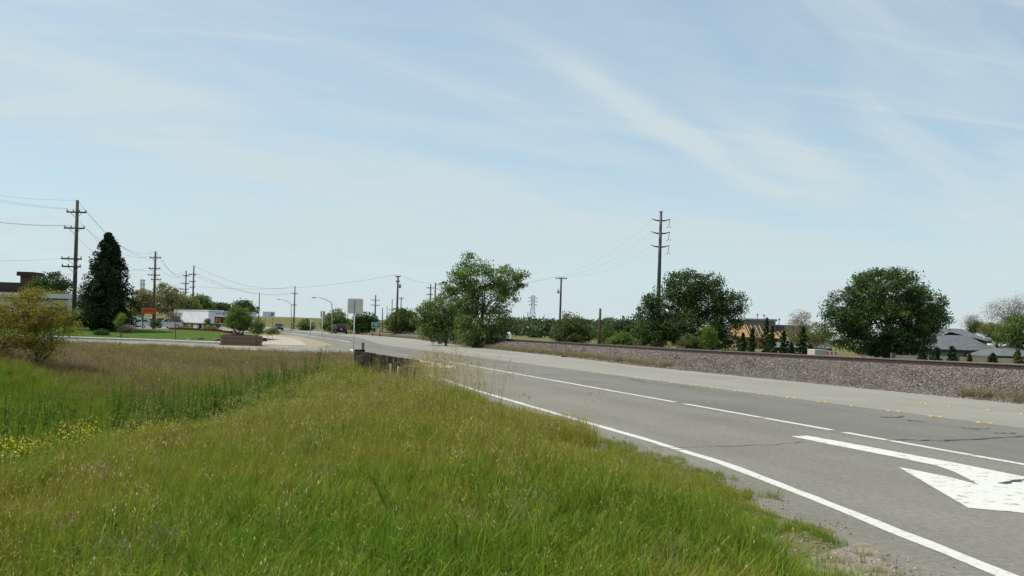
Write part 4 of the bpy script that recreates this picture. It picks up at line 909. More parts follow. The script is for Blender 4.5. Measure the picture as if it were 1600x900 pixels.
lamp('farther street lamp with curved arm between the slim pole and the square sign', 230, 455, 475, 437, 468, 516)
lamp('street lamp behind the white trailer with its arm pointing right', 190, 361.5, 475.5, 377, 471.5, 512)
# wires
WIRE = mat('wire', (.05, .05, .052), .6, .3)
def wire(a, b, sag, label, group=None, r=1.0):
    a = np.array(a); b = np.array(b); n = 18; P = []
    for k in range(n+1):
        t = k/n; p = a+(b-a)*t; p[2] -= sag*4*t*(1-t); P.append(p-a)
    d0 = np.linalg.norm(a[:2]); d1 = np.linalg.norm(b[:2]); q = MB(); q.tube(P, [max(.003, (d0+(d1-d0)*k/n)*.00009*r) for k in range(n+1)], 4)
    o = q.build('power_line', WIRE, None, True); o.location = tuple(a); tag(o, label, 'wire', group)
def span(k1, k2, pairs, sag, label, group):
    for n, (i_, j_) in enumerate(pairs): wire(ANCH[k1][min(i_, len(ANCH[k1])-1)], ANCH[k2][min(j_, len(ANCH[k2])-1)], sag*(1+.06*n), label[n] if isinstance(label, list) else label, group, .4 if k2 == 'S' else 1.0)
span('O', 'A', [(0, 0), (3, 3), (4, 4), (5, 5), (7, 7), (10, 10), (16, 16)], 1.7, [w_+' wire from the left frame edge to the tallest left pole' for w_ in ('second highest', 'third highest', 'fourth highest', 'fifth highest', 'third lowest', 'lowest', 'topmost')], 'wires left of the tallest left pole')
span('A', 'B', [(0, 0), (3, 3), (4, 4), (7, 7), (16, 16)], 1.5, [w_+' wire sagging from the tallest left pole to the second pole' for w_ in ('second highest', 'third highest', 'second lowest', 'lowest', 'topmost')], 'wires between first and second left poles')
span('B', 'C', [(0, 0), (3, 3), (4, 4), (16, 16)], 1.5, [w_+' wire from the second left pole to the twin poles' for w_ in ('second highest', 'third highest', 'lowest', 'topmost')], 'wires from second pole to twin poles')
span('C2', 'F', [(0, 0), (3, 3), (11, 8)], 1.8, [w_+' faint wire from the twin poles to the slim pole by the lamps' for w_ in ('upper', 'middle', 'lower')], 'wires from twin poles to slim pole')
wire(ANCH['C2'][7], ANCH['G'][0], 1.2, 'long level wire crossing from the twin poles to the transformer pole')
wire(ANCH['G'][1], ANCH['H2'][-1], .4, 'dark wire from transformer pole to the bare pole top')
wire(ANCH['H2'][-1], ANCH['J'][0], 1.0, 'wire passing behind the tall roadside tree to the wide crossarm pole')
span('J', 'S', [(1, 0), (2, 2), (3, 4)], 1.2, [w_+' faint wire rising from the wide crossarm pole to the steel pole' for w_ in ('upper', 'middle', 'lower')], 'wires left of the steel pole')
P2 = copy_tree(T); P2.location = (110, 100, 0); P2.scale = (1, 1, 1.1); tag(P2, 'next steel transmission pole of the line, out of frame right', 'pole')
for w_, i_ in (('upper', 1), ('middle', 3), ('lower', 5)):
    e = ANCH['S'][i_]+np.array((110-top[0], -80, 0)); e[2] *= 1.1; wire(ANCH['S'][i_], e, 1.4, w_+' faint wire from the steel pole out of the right frame edge', 'wires right of the steel pole', .16)

# ------------------------------------------------------------------ signs and the parapet wall
ALU = mat('bare_aluminium', (.60, .57, .47), .55, .4, .0, col2=(.66, .63, .53), nscale=3)
WPOST = mat('white_post', (.62, .62, .60), .6, .3)
def gz(x, y): return float(ground_z(x, y))
def rsign(name, label, D, px_, base_py, panels, m_post, m_panel, posts=(0,), post_r=.035, group=None, z0=None, border=None):
    b = At(px_, base_py, D); zb = gz(b[0], D) if z0 is None else z0; t = thing(name, label, 'sign', (b[0], D, zb), 0, group); k = D/F
    tp = max(At(px_, p[1], D)[2] for p in panels)-zb
    for xo in posts: q = MB(); q.tube([(xo, .03, -.2), (xo, .03, tp-.02)], post_r, 6); q.build('post', m_post, t, True)
    for (x0, y0, x1, y1) in panels:
        c0 = At(px_, y0, D)[2]-zb; c1 = At(px_, y1, D)[2]-zb; xa, xb = (x0-px_)*k, (x1-px_)*k
        r_c = min(.09, (xb-xa)*.12); pr = []
        for cx_, cz_, a0 in ((xb-r_c, c0-r_c, 0), (xa+r_c, c0-r_c, 90), (xa+r_c, c1+r_c, 180), (xb-r_c, c1+r_c, 270)):
            for a in range(0, 91, 30): pr.append((cx_+r_c*math.cos(R(a0+a)), cz_+r_c*math.sin(R(a0+a))))
        q = MB(); q.prism(pr, -.012, .0); q.build('panel', m_panel, t)
    return t
s_ = rsign('road_sign', 'square sign seen from its unpainted grey back on a thin white post', 55, 552, 552, [(541, 466.5, 565, 490)], WPOST, ALU, (0,), .032, z0=-.05)
q = MB(); q.box((0, -.035, 2.5), (.05, .03, .78)); q.build('back_channel', GALV, s_)
q = MB(); q.box((.24, -.018, 2.62), (.045, .008, .03)); q.build('sticker', mat('red_sticker', (.5, .06, .04), .5), s_)
WHT = mat('white_sign', (.55, .55, .53), .6, .3)
rsign('road_sign', 'tall narrow grey sign board on a white post left of the dark SUV', 125, 503, 522, [(500, 486, 507, 496), (501, 496.5, 506, 504.5)], WPOST, mat('grey_sign', (.30, .30, .29), .6), (0,), .06, z0=0)
rsign('road_sign', 'small white sign on a post left of the tall narrow sign board', 150, 485, 518, [(483.5, 499, 488, 503)], WPOST, WHT, (0,), .05, z0=0)
GRN = mat('highway_green', (.010, .16, .115), .5, .4); TXT = mat('sign_white', (.75, .78, .76), .5)
def green(label, D, x0, y0, x1, y1, base, posts, text=True):
    t = rsign('highway_sign', label, D, (x0+x1)/2, base, [(x0, y0, x1, y1)], mat('sign_post_brown', (.13, .10, .08), .8), GRN, posts, .07, 'green road signs', 0); k = D/F
    p = [o for o in t.children if o.name.startswith('panel')][0]; zc_ = (At((x0+x1)/2, (y0+y1)/2, D)[2]); w_, h_ = (x1-x0)*k, (y1-y0)*k
    for zz, ww in ((h_*.18, .55), (-h_*.14, .2)):
        if text: q = MB(); q.box((0, -.016, zc_+zz), (w_*ww, .006, h_*.10)); q.build('lettering', TXT, p)
    q = MB()
    for (cx_, cz_, sx, sz) in ((0, h_*.46, w_*.94, .04), (0, -h_*.46, w_*.94, .04), (-w_*.46, 0, .04, h_*.88), (w_*.46, 0, .04, h_*.88)): q.box((cx_, -.016, zc_+cz_), (sx, .006, sz))
    q.build('border', TXT, p)
green('largest green highway sign on posts right of the square sign back', 150, 580, 503.5, 595, 512.5, 522, (-.55, .55))
green('small green road sign left of the dark SUV below the lamp', 175, 517.5, 507, 524, 511, 519, (0,), False)
green('small green sign at the foot of the slim pole near the slope', 215, 453.5, 505, 459.5, 509, 515, (0,), False)
# dark parapet of weathered timbers
TIM = mat('weathered_timber', (.008, .007, .006), .95, .1, col2=(.036, .030, .023), nscale=5, bump=1.0, bscale=14, contrast=(.35, .75))
zt = .69; L0 = W(557, 546.5, zt); R0 = W(652, 557.5, zt); dvec = (R0-L0); Lw_ = np.linalg.norm(dvec); rz = math.atan2(dvec[1], dvec[0])
par = thing('parapet_wall', 'low dark weathered timber wall at the grassy road edge beyond the bank', 'wall', (L0[0], L0[1], -.12), rz)
nb = 9
for k in range(nb):
    w_ = Lw_/nb; hh = .80+random.uniform(-.02, .025)-.010*k; q = MB(); q.box((w_*(k+.5), .02*random.uniform(-1, 1), zt+.12-hh/2-random.uniform(0, .05)-.008*k), (w_-.012, .16, hh)); q.build('timber', TIM, par, bevel=.012)
q = MB(); q.box((Lw_/2, .16, .37), (Lw_, .10, .5)); q.build('backing_beam', TIM, par)
q = MB(); q.box((.02, .10, .43), (.14, .34, .78)); q.build('end_post', TIM, par, bevel=.015)
b = At(567, 546, 36); q = MB(); q.box((0, 0, .42), (.09, .09, .95), .2); o = q.build('wooden_stake', mat('grey_wood', (.17, .15, .13), .9), None, bevel=.01); o.location = (b[0], 36, 0.02); tag(o, 'grey wooden stake standing behind the left end of the dark timber wall', 'stake')
for px_, py_, lab in [(610.5, 573, 'pale stubby marker post in front of the dark timber wall, left one'), (622.5, 577, 'pale stubby marker post in front of the dark timber wall, right one')]:
    b = At(px_, py_-3, 27.5); z = gz(b[0], 27.5); q = MB(); H = b[2]-z+.03; q.tube([(0, 0, 0), (0, 0, H*.9), (0, 0, H)], [.03, .03, .018], 8); o = q.build('marker_post', mat('dusty_white', (.40, .38, .33), .8), None, True); o.location = (b[0], 27.5, z); tag(o, lab, 'post', 'pale marker posts')
b = W(549, 541.5, .1); q = MB(); q.tube([(0, 0, 0), (.05, 0, .5), (0.0, 0, 1.0)], [.10, .09, .05], 6); 

# ------------------------------------------------------------------ vehicles
GLS = mat('car_glass', (.018, .022, .026), .08, .6); TYR = mat('tyre', (.02, .02, .02), .85); RIM = mat('rim', (.45, .45, .46), .35, .5, .8); TAIL = mat('tail_light', (.35, .02, .015), .3, .5); HEAD = mat('head_light', (.7, .72, .72), .15, .6); BLK = mat('black_plastic', (.025, .025, .026), .6)
PLT = mat('plate', (.7, .7, .68), .5)
def car(label, loc, rz, paint, kind='sedan', group=None, wlen=None):
    t = thing('parked_car' if group else 'car', label, 'car', loc, rz, group)
    if kind == 'sedan':
        L_, Wd, hb = 4.6, 1.78, .92
        low = [(-2.28, .38), (-2.3, .62), (-2.22, .86), (-1.75, .95), (-.9, .93), (.9, .90), (1.65, .84), (2.12, .72), (2.28, .52), (2.26, .30), (1.9, .24), (-1.95, .26)]
        cab = [(-1.72, .93), (-1.18, 1.38), (-.85, 1.44), (.15, 1.44), (.45, 1.38), (1.12, .89)]
        wx = (-1.38, 1.42); wr = .32
    else:
        L_, Wd, hb = 4.7, 1.9, 1.05
        low = [(-2.3, .42), (-2.34, .70), (-2.28, 1.02), (-1.0, 1.06), (.95, 1.02), (1.75, .98), (2.2, .86), (2.32, .6), (2.28, .36), (1.9, .30), (-1.95, .32)]
        cab = [(-2.24, 1.04), (-2.02, 1.58), (-1.75, 1.70), (.1, 1.72), (.4, 1.66), (1.15, 1.01)]
        wx = (-1.4, 1.42); wr = .37
    def loft(prof, w0, w1, zt_):
        n = len(prof); V = []; z0_ = min(p[1] for p in prof); z1_ = max(p[1] for p in prof)
        for s_ in (-1, -.9, .9, 1):
            for x_, z_ in prof:
                f = (z_-z0_)/(z1_-z0_); ww = (w0+(w1-w0)*f)/2; ins = 1 if abs(s_) < 1 else .965
                V.append((x_*ins, s_*ww, z_ if abs(s_) < 1 else z0_+(z_-z0_)*.975+.01))
        Fc = [tuple(range(n)), tuple(range(4*n-1, 3*n-1, -1))]
        for a in range(3): Fc += [(a*n+i_, (a+1)*n+i_, (a+1)*n+(i_+1) % n, a*n+(i_+1) % n) for i_ in range(n)]
        return V, Fc
    q = MB(); q.add(*loft(low, Wd, Wd*.97, 0)); q.add(*loft(cab, Wd*.95, Wd*.76, 0)); body = q.build('body', paint, t, bevel=.03)
    zb, ztop = cab[0][1], cab[2][1]
    def wside(z_): f = (z_-zb)/(ztop-zb); return (Wd*.95+(Wd*.76-Wd*.95)*f)/2+.012
    za, zc_ = zb+.06, ztop-.10
    def xat(p, q_, z_): return p[0]+(q_[0]-p[0])*(z_-p[1])/(q_[1]-p[1])
    xr0, xr1 = xat(cab[0], cab[1], za)+.10, xat(cab[0], cab[1], zc_)+.10
    xf0, xf1 = xat(cab[5], cab[4], za)-.12, xat(cab[5], cab[4], zc_)-.10
    ms = [-.35] if kind == 'sedan' else [-1.05, .0]
    cuts = [0]+[(m_-xr0)/(xf0-xr0) for m_ in ms]+[1]
    for s_ in (-1, 1):
        for c0, c1 in zip(cuts[:-1], cuts[1:]):
            c0 += .02; c1 -= .02; A_ = [(xr0+(xf0-xr0)*c0, za), (xr0+(xf0-xr0)*c1, za), (xr1+(xf1-xr1)*c1, zc_), (xr1+(xf1-xr1)*c0, zc_)]
            q = MB(); q.add([(x_, s_*(wside(z_)), z_) for x_, z_ in A_]+[(x_, s_*(wside(z_)-.03), z_) for x_, z_ in A_], [(0, 1, 2, 3), (7, 6, 5, 4), (0, 1, 5, 4), (1, 2, 6, 5), (2, 3, 7, 6), (3, 0, 4, 7)]); q.build('side_window', GLS, t)
        q = MB(); q.box((.85, s_*(Wd/2+.08), zb+.06), (.12, .18, .12)); q.build('mirror', paint, t, bevel=.02)
    for nm, p, q_, sgn in (('rear_window', cab[0], cab[1], -1), ('windscreen', cab[5], cab[4], 1)):
        z0_, z1_ = p[1]+.06, q_[1]-.02; x0_, x1_ = xat(p, q_, z0_)+sgn*.016, xat(p, q_, z1_)+sgn*.016
        V = [(x0_, -wside(z0_)*.86, z0_), (x0_, wside(z0_)*.86, z0_), (x1_, wside(z1_)*.86, z1_), (x1_, -wside(z1_)*.86, z1_)]
        q = MB(); q.add(V+[(a-sgn*.03, b, c) for a, b, c in V], [(0, 1, 2, 3), (7, 6, 5, 4), (0, 1, 5, 4), (1, 2, 6, 5), (2, 3, 7, 6), (3, 0, 4, 7)]); q.build(nm, GLS, t)
    for x_ in wx:
        for s_ in (-1, 1):
            w_ = thing('wheel', None, None, (x_, s_*(Wd/2-.09), wr)); w_.parent = t
            q = MB(); q.tube([(0, -.10, 0), (0, -.08, 0), (0, .08, 0), (0, .10, 0)], [wr*.92, wr, wr, wr*.92], 18); q.build('tyre', TYR, w_, False)
            q = MB(); q.tube([(0, s_*.095, 0), (0, s_*.108, 0)], [wr*.62, wr*.55], 12); q.build('rim', RIM, w_)
    for s_ in (-1, 1):
        zz = .78 if kind == 'sedan' else .98
        q = MB(); q.box((-2.27, s_*(Wd/2-.20), zz), (.10, .30, .16 if kind == 'sedan' else .34)); q.build('tail_light', TAIL, t, bevel=.02)
        q = MB(); q.box((2.14, s_*(Wd/2-.26), .68 if kind == 'sedan' else .80), (.22, .36, .14)); q.build('headlight', HEAD, t, bevel=.02)
    q = MB(); q.box((-2.32, 0, .46), (.10, Wd*.94, .18)).box((2.29, 0, .42), (.10, Wd*.9, .18)); q.build('bumper', BLK if kind != 'sedan' else paint, t, bevel=.03)
    q = MB(); q.box((-2.36, 0, .72 if kind == 'sedan' else .80), (.02, .32, .16)); q.build('licence_plate', PLT, t)
    return t
RD = math.atan2(U[1], U[0])
def paint(n, c, met=.3): return mat(n, c, .3, .5, met)
p = W(533, 522); car('dark maroon SUV driving away on the road left of the square sign post', (p[0], p[1], .004), RD-.10, mat('maroon_paint', (.012, .007, .010), .4, .3), 'suv')
p = W(435, 516.5); car('tiny dark car far down the road at the left bend', (p[0], p[1], .004), RD+math.pi, paint('dark_blue_paint', (.02, .02, .03)), 'sedan')
def lot(px_, D): b = At(px_, 512, D); return (b[0], D, .062)
GC = 'cars in the car park'
car('silver white sedan parked below the red sign', lot(226, 170), R(8), paint('silver_paint', (.58, .59, .60)), 'sedan', GC)
car('silver minivan with dark windows parked left of the white trailer', lot(263, 168), R(-165), paint('pale_silver_paint', (.45, .47, .49)), 'suv', GC)
car('white car half hidden behind the redwood at the left of the car park', lot(205, 178), R(20), paint('white_car_paint', (.7, .7, .7)), 'sedan', GC)
car('teal SUV at the back of the car park above the silver sedan', lot(210, 205), R(15), paint('teal_paint', (.04, .16, .17)), 'suv', GC)
car('dark SUV at the back of the car park above the silver minivan', lot(262, 200), R(10), paint('black_paint', (.025, .025, .03)), 'suv', GC)
car('white SUV at the back of the car park beside the red sign', lot(235, 208), R(12), MATS['white_car_paint'], 'suv', GC)
# ------------------------------------------------------------------ trailers
TRW = mat('trailer_white', (.60, .61, .63), .5, .3, col2=(.68, .69, .71), nscale=.6)
def trailer(label, p0, p1, D0, D1, top0, zb=1.05, z0=.1):
    a = At(p0, top0, D0); H = a[2]; b = At(p1, top0, D1); d = np.array((b[0]-a[0], D1-D0)); L_ = np.linalg.norm(d); t = thing('truck_trailer', label, 'trailer', (a[0], D0, z0), math.atan2(d[1], d[0]), 'white box trailers')
    q = MB(); q.box((L_/2, 1.25, (H+zb-z0)/2), (L_, 2.5, H-zb)); q.build('box_body', TRW, t, bevel=.03)
    q = MB(); q.box((L_/2, -.015, H-z0-.08), (L_, .03, .12)).box((L_/2, -.015, zb-z0+.05), (L_, .03, .16)); q.build('rail_trim', GALV, t)
    q = MB(); q.box((L_/2, 1.25, zb-z0-.10), (L_*.98, 1.0, .18)); q.build('chassis', BLK, t)
    for k in np.arange(.6, L_-.3, .61): q = MB(); q.box((k, -.006, (H+zb)/2-z0), (.035, .012, H-zb-.3)); q.build('side_rib', TRW, t)
    for x_ in (L_*.72, L_*.86):
        for y_ in (.2, 2.3):
            w_ = thing('wheel', None, None, (x_, y_, .5)); w_.parent = t; q = MB(); q.tube([(0, -.14, 0), (0, .14, 0)], .5, 18); q.build('tyre', TYR, w_); q = MB(); q.tube([(0, -.16, 0), (0, .16, 0)], .26, 12); q.build('rim', RIM, w_)
    q = MB(); q.box((1.2, .5, (zb-z0)/2), (.14, .14, zb-z0)).box((1.2, 2., (zb-z0)/2), (.14, .14, zb-z0)); q.build('landing_leg', GALV, t)
    return t, L_, H-z0
trailer('plain white box trailer left of the lettered one, angled away', 272, 326, 172, 160, 484.5)
t2, L2, H2 = trailer('white box trailer with orange lettering behind the planter tree', 327, 401, 160, 164, 486.0)
k2 = 160/F; PB = mat('dark_panel', (.045, .018, .02), .5); OR = mat('orange_letter', (.75, .27, .02), .5); BLT = mat('blue_letter', (.05, .07, .16), .5)
def panel(nm, x0, x1, z0, z1, m_, y=-.02, par_=t2): q = MB(); q.box(((x0+x1)/2, y, (z0+z1)/2), (x1-x0, .012, z1-z0)); return q.build(nm, m_, par_)
def text(body, size, loc, m_, par_, rot=(R(90), 0, 0), align='LEFT', ext=.006):
    c = bpy.data.curves.new('lettering', 'FONT'); c.body = body; c.size = size; c.extrude = ext; c.align_x = align; o = bpy.data.objects.new('lettering', c); COL.objects.link(o)
    dg = bpy.context.evaluated_depsgraph_get(); me = bpy.data.meshes.new_from_object(o.evaluated_get(dg)); bpy.data.objects.remove(o)
    o = obj('lettering', me, m_, par_, loc); o.rotation_euler = rot; return o
zl = H2-1.95
pl = panel('dark_panel', .85, 3.0, zl-.12, zl+1.10, PB)
l_ = text('FL', 1.25, (.95, -.03, zl), OR, pl); l_.scale = (1.0, 1, 1)
panel('dark_panel', 6.1, 6.75, zl+.1, zl+1.1, PB, -.025)
for k in range(5): panel('small_lettering', 1.0+k*.34, 1.22+k*.34, H2-.45, H2-.30, BLT)
for k in range(4): panel('small_lettering', .95+k*.42, 1.15+k*.42+.1*(k % 2), zl-.45, zl-.27, BLT)
# far white billboard-like trailer
b = At(411, 487, 330); bb = thing('roadside_billboard', 'pale wide billboard at the left foot of the grassy slope', 'billboard', (b[0], 330, 0), R(-6)); w_ = 19*330/F; zt_ = b[2]
q = MB(); q.box((w_/2, 0, zt_-.9), (w_, .4, 1.9)); bd = q.build('board', mat('billboard_face', (.52, .56, .60), .6, col2=(.62, .63, .62), nscale=.7), bb)
q = MB(); q.box((w_*.8, -.215, zt_-.75), (w_*.2, .02, 1.0)); q.build('picture_patch', mat('red_patch', (.28, .07, .06), .6), bd)
q = MB(); q.box((w_*.68, -.216, zt_-1.3), (w_*.3, .02, .5)); q.build('picture_patch', mat('blue_patch', (.18, .36, .52), .6), bd)
for x_ in (.2, .8): q = MB(); q.tube([(w_*x_, .1, 0), (w_*x_, .1, zt_-1.8)], .15, 8); q.build('post', GALV, bb)
# red sign board on two posts
D = 104; k = D/F; b = At(232, 516, D); z = gz(b[0], D); rs = thing('board_sign', 'orange red rectangular sign board on two posts in front of the car park', 'sign', (b[0], D, z)); c0, c1 = At(232, 481.5, D)[2]-z, At(232, 490.3, D)[2]-z
q = MB(); q.box((0, 0, (c0+c1)/2), (23*k, .08, c0-c1)); pn = q.build('panel', mat('orange_red', (.50, .075, .03), .5, .3), rs, bevel=.01)
for x_ in (-9.5*k, 9.5*k): q = MB(); q.box((x_, .07, c1/2+.2), (.10, .06, c1+.4)); q.build('post', WOOD, rs)
for j in range(7): q = MB(); q.box((-.45+j*.15, -.045, (c0+c1)/2+.02), (.09, .008, .13)); q.build('lettering', mat('dark_red_text', (.22, .03, .02), .6), pn)
# ------------------------------------------------------------------ planter, boulders, edging
BRK = [mat('planter_brick_a', (.17, .125, .085), .9, .1, col2=(.25, .19, .14), nscale=12), mat('planter_brick_b', (.13, .095, .07), .9, .1, col2=(.20, .15, .11), nscale=12)]
b = At(372, 540.5, 64.3); pt = thing('brick_planter', 'low square brown brick planter at the corner of the side road', 'planter', (b[0], 64.3, 0), R(4)); pw, ph, pd = 55*64.3/F, .64, 2.2
q = MB(); q.box((0, pd/2, ph/2), (pw-.16, pd-.16, ph-.04)); q.build('core', BRK[1], pt)
bms = {}
rows = 5; bh = ph/rows
for rr in range(rows):
    nb_ = 8; bw = pw/nb_
    for j in range(nb_):
        x_ = -pw/2+(j+.5)*bw+(bw*.25 if rr % 2 else -bw*.25)*.9
        for (cx_, cy_, rot) in ((x_, .03, 0),):
            q = bms.get(rr % 2)
            if q is None: m0 = MB(); m0.box((0, 0, 0), (bw-.02, .16, bh-.018)); o = m0.build('brick', BRK[rr % 2], pt, bevel=0); bms[rr % 2] = o.data
            else: o = obj('brick', q, None, pt)
            o.location = (cx_, cy_+random.uniform(-.01, .01), (rr+.5)*bh); o.rotation_euler.z = rot
    for j in range(7):
        for s_ in (-1, 1):
            o = obj('brick', bms[rr % 2], None, pt); o.location = (s_*(pw/2-.05), .25+(j+.5)*(pd-.3)/7, (rr+.5)*bh); o.rotation_euler.z = R(90)
q = MB(); q.box((0, pd/2, ph), (pw-.3, pd-.3, .06)); q.build('soil', mat('dark_soil', (.05, .04, .03), .95), pt)
def boulder(label, px_, py_, w_px, D, colr, seed, group='boulders on the lawn', flat=.6):
    b = At(px_, py_, D); z = gz(b[0], D)+.05; me = stone(seed, 3); r = np.random.default_rng(seed); s_ = w_px*D/F/2
    for v in me.vertices:
        c = v.co; nse = .10*math.sin(c.x*4+seed)+.08*math.sin(c.y*5+2*seed)+.06*math.sin(c.z*7+c.x*3); v.co = Vector((c.x*s_, c.y*s_*.8, c.z*s_*flat))*(1+nse)
    for p_ in me.polygons: p_.use_smooth = True
    o = obj('boulder', me, mat('rock_%s' % colr, *{'grey': ((.20, .17, .15), .9, .1), 'purple': ((.11, .075, .07), .9, .1), 'tan': ((.38, .27, .19), .9, .1)}[colr], col2={'grey': (.32, .28, .25), 'purple': (.19, .14, .13), 'tan': (.48, .37, .28)}[colr], nscale=3), None); o.location = (b[0], D, z+s_*flat*.35)
    tag(o, label, 'boulder', group)
boulder('small grey boulder on the lawn left of the darker boulder', 296, 531, 10, 71, 'grey', 11)
boulder('large dark purplish boulder on the lawn', 313, 528, 14, 74, 'purple', 12)
boulder('dark boulder at the left side of the brick planter', 339, 528.5, 10, 73, 'purple', 13)
boulder('dark boulder at the left end of the lawn below the redwood', 187, 524.5, 8, 74, 'purple', 14)
boulder('pale tan boulder behind the planter tree trunk', 362, 518, 17, 92, 'tan', 15, flat=.5)
boulder('broad pale boulder left of the tan one in front of the trailer', 345, 517, 18, 96, 'grey', 16, flat=.4)
boulder('dark rock lying at the toe of the railway ballast', 881, 556.5, 9, 61, 'purple', 17, flat=.45)
q = MB()
p0, p1, p2 = At(265, 517, 88), At(345, 521.5, 84), At(415, 522.5, 80)
for a, b in ((p0, p1), (p1, p2)):
    d = b-a; ln = np.hypot(d[0], d[1]); ang = math.atan2(d[1], d[0]); nseg = 4
    for j in range(nseg):
        m_ = a+d*(j+.5)/nseg; q.box((m_[0], m_[1], gz(m_[0], m_[1])+.12), (ln/nseg*1.02, .2, .26), ang)
tag(q.build('brick_edging', mat('red_edging', (.055, .020, .017), .9, .1, col2=(.085, .03, .023), nscale=3), None), 'low dark red brick edging along the back of the lawn', 'edging')

# ------------------------------------------------------------------ buildings at the left
D = 112; k = D/F; b = At(0, 470, D); bl = thing('flat_building', 'pale flat roofed building with a dark window behind the left shrub', 'building', (At(-90, 500, D)[0], D, 0)); wx_ = 190*k; hz_ = At(30, 456, D)[2]
q = MB(); q.box((wx_/2, 3.2, hz_*.5-.4), (wx_, 6, hz_-.8)); wl = q.build('wall', mat('pale_stucco', (.42, .42, .41), .85, .2, col2=(.50, .50, .49), nscale=.7), bl)
q = MB(); q.box((wx_/2, 3.1, hz_-.35), (wx_+.5, 6.6, .5)); q.build('roof', mat('pale_roof', (.52, .53, .55), .7), bl)
for j in range(4):
    x0_ = 8+j*47; q = MB(); q.box((x0_*k+2.0, .165, hz_-2.2), (30*k, .10, 1.3)); wn = q.build('window', BLK, bl); q = MB(); q.box((x0_*k+2.0, .105, hz_-2.2), (28*k, .04, 1.15)); q.build('pane', GLS, wn)
q = MB(); q.box((wx_/2, .15, .55), (wx_*.98, .12, 1.1)); q.build('dark_base', mat('brown_base', (.06, .05, .04), .9), bl)
D = 150; k = D/F; b = At(38, 440, D); ch = thing('roof_tower', 'dark brown boxy roof tower above the flat building', 'building', (b[0], D, 0)); zt_ = At(38, 424.5, D)[2]
q = MB(); q.box((0, 2, (zt_-.6)/2), (18*k, 3, zt_-.6)); q.build('wall', mat('brown_wall', (.12, .075, .045), .9), ch); q = MB(); q.box((0, 2, zt_-.3), (26*k, 3.8, .6)); q.build('roof', mat('dark_roof', (.06, .042, .03), .9), ch)
b = At(0, 440, 145); dk = thing('dark_building', 'dark roofed building at the far left edge behind the pale one', 'building', (At(-40, 470, 145)[0], 145, 0)); zt_ = At(10, 441, 145)[2]; w_ = 100*145/F
q = MB(); q.box((w_/2, 3, zt_/2-.5), (w_, 6, zt_-1)); q.build('wall', mat('dark_wall', (.07, .06, .05), .9), dk); q = MB(); q.box((w_/2, 3, zt_-.5), (w_+.6, 6.6, 1.0)); q.build('roof', MATS['dark_roof'], dk)
b = At(60, 505, 92); fn = thing('board_fence', 'dark board fence behind the shrub and redwood trunk', 'fence', (At(-20, 510, 92)[0], 92, 0)); fh = 1.5; FW = mat('fence_board', (.05, .04, .035), .9, .1, col2=(.085, .07, .055), nscale=3); fme = None
for j in range(40):
    if fme is None: q = MB(); q.box((0, 0, fh/2), (.30, .03, fh)); o = q.build('board', FW, fn); fme = o.data
    else: o = obj('board', fme, None, fn)
    o.location = (j*.31, random.uniform(-.01, .01), 0)
q = MB(); q.box((6.2, .05, 1.1), (12.4, .05, .1)).box((6.2, .05, .4), (12.4, .05, .1)); q.build('rail', FW, fn)

# ------------------------------------------------------------------ houses and buildings beyond the railway
ROOF = mat('grey_shingle', (.095, .105, .110), .85, .2, col2=(.14, .15, .155), nscale=2.5); BEIGE = mat('beige_stucco', (.36, .32, .25), .9, .1, col2=(.42, .38, .30), nscale=1); FASC = mat('dark_fascia', (.04, .045, .045), .8)
def house(label, D, xl, xr, ridge_py, eave_py, depth=7, hip=0, gable_px=None, wall=BEIGE, refpx=None):
    k = D/F; rp_ = refpx or (xl+xr)/2; a = At(xl, eave_py, D); bx_ = At(xr, eave_py, D)[0]-a[0]; ze = At(rp_, eave_py, D)[2]; zr = At(rp_, ridge_py, D+depth/2)[2]
    t = thing('house', label, 'house', (a[0], D, 0), 0, 'grey roofed houses')
    q = MB(); q.box((bx_/2, depth/2, ze/2), (bx_-.8, depth-.8, ze)); q.build('wall', wall, t)
    h = hip; V = [(0, 0, ze-.05), (bx_, 0, ze-.05), (bx_, depth, ze-.05), (0, depth, ze-.05), (h, depth/2, zr), (bx_-h, depth/2, zr)]
    V2 = [(v[0], v[1], v[2]-.18) for v in V]
    q = MB(); q.add(V+V2, [(0, 1, 5, 4), (2, 3, 4, 5), (3, 0, 4), (1, 2, 5), (7, 6, 10, 11), (9, 8, 11, 10), (10, 6, 9), (11, 8, 7), (0, 6, 7, 1), (1, 7, 8, 2), (2, 8, 9, 3), (3, 9, 6, 0)]); rf = q.build('roof', ROOF, t)
    q = MB(); q.box((bx_/2, -.04, ze-.16), (bx_, .06, .24)); q.build('fascia', FASC, rf)
    for j in range(max(2, int(bx_/3.2))):
        x_ = (j+.6)*bx_/max(2, int(bx_/3.2)); q = MB(); q.box((x_, .38, ze-1.15), (1.3, .06, 1.0)); w_ = q.build('window', WHT, t); q = MB(); q.box((x_, .34, ze-1.15), (1.15, .03, .85)); q.build('pane', GLS, w_)
    return t, bx_, ze, zr
house('long low grey roofed house in front, right of the big oak', 98, 1440, 1560, 524, 546, 8, 1.2)
h2 = house('taller grey roofed house behind with a beige front gable', 118, 1440, 1550, 513.5, 531, 9, 1.5)
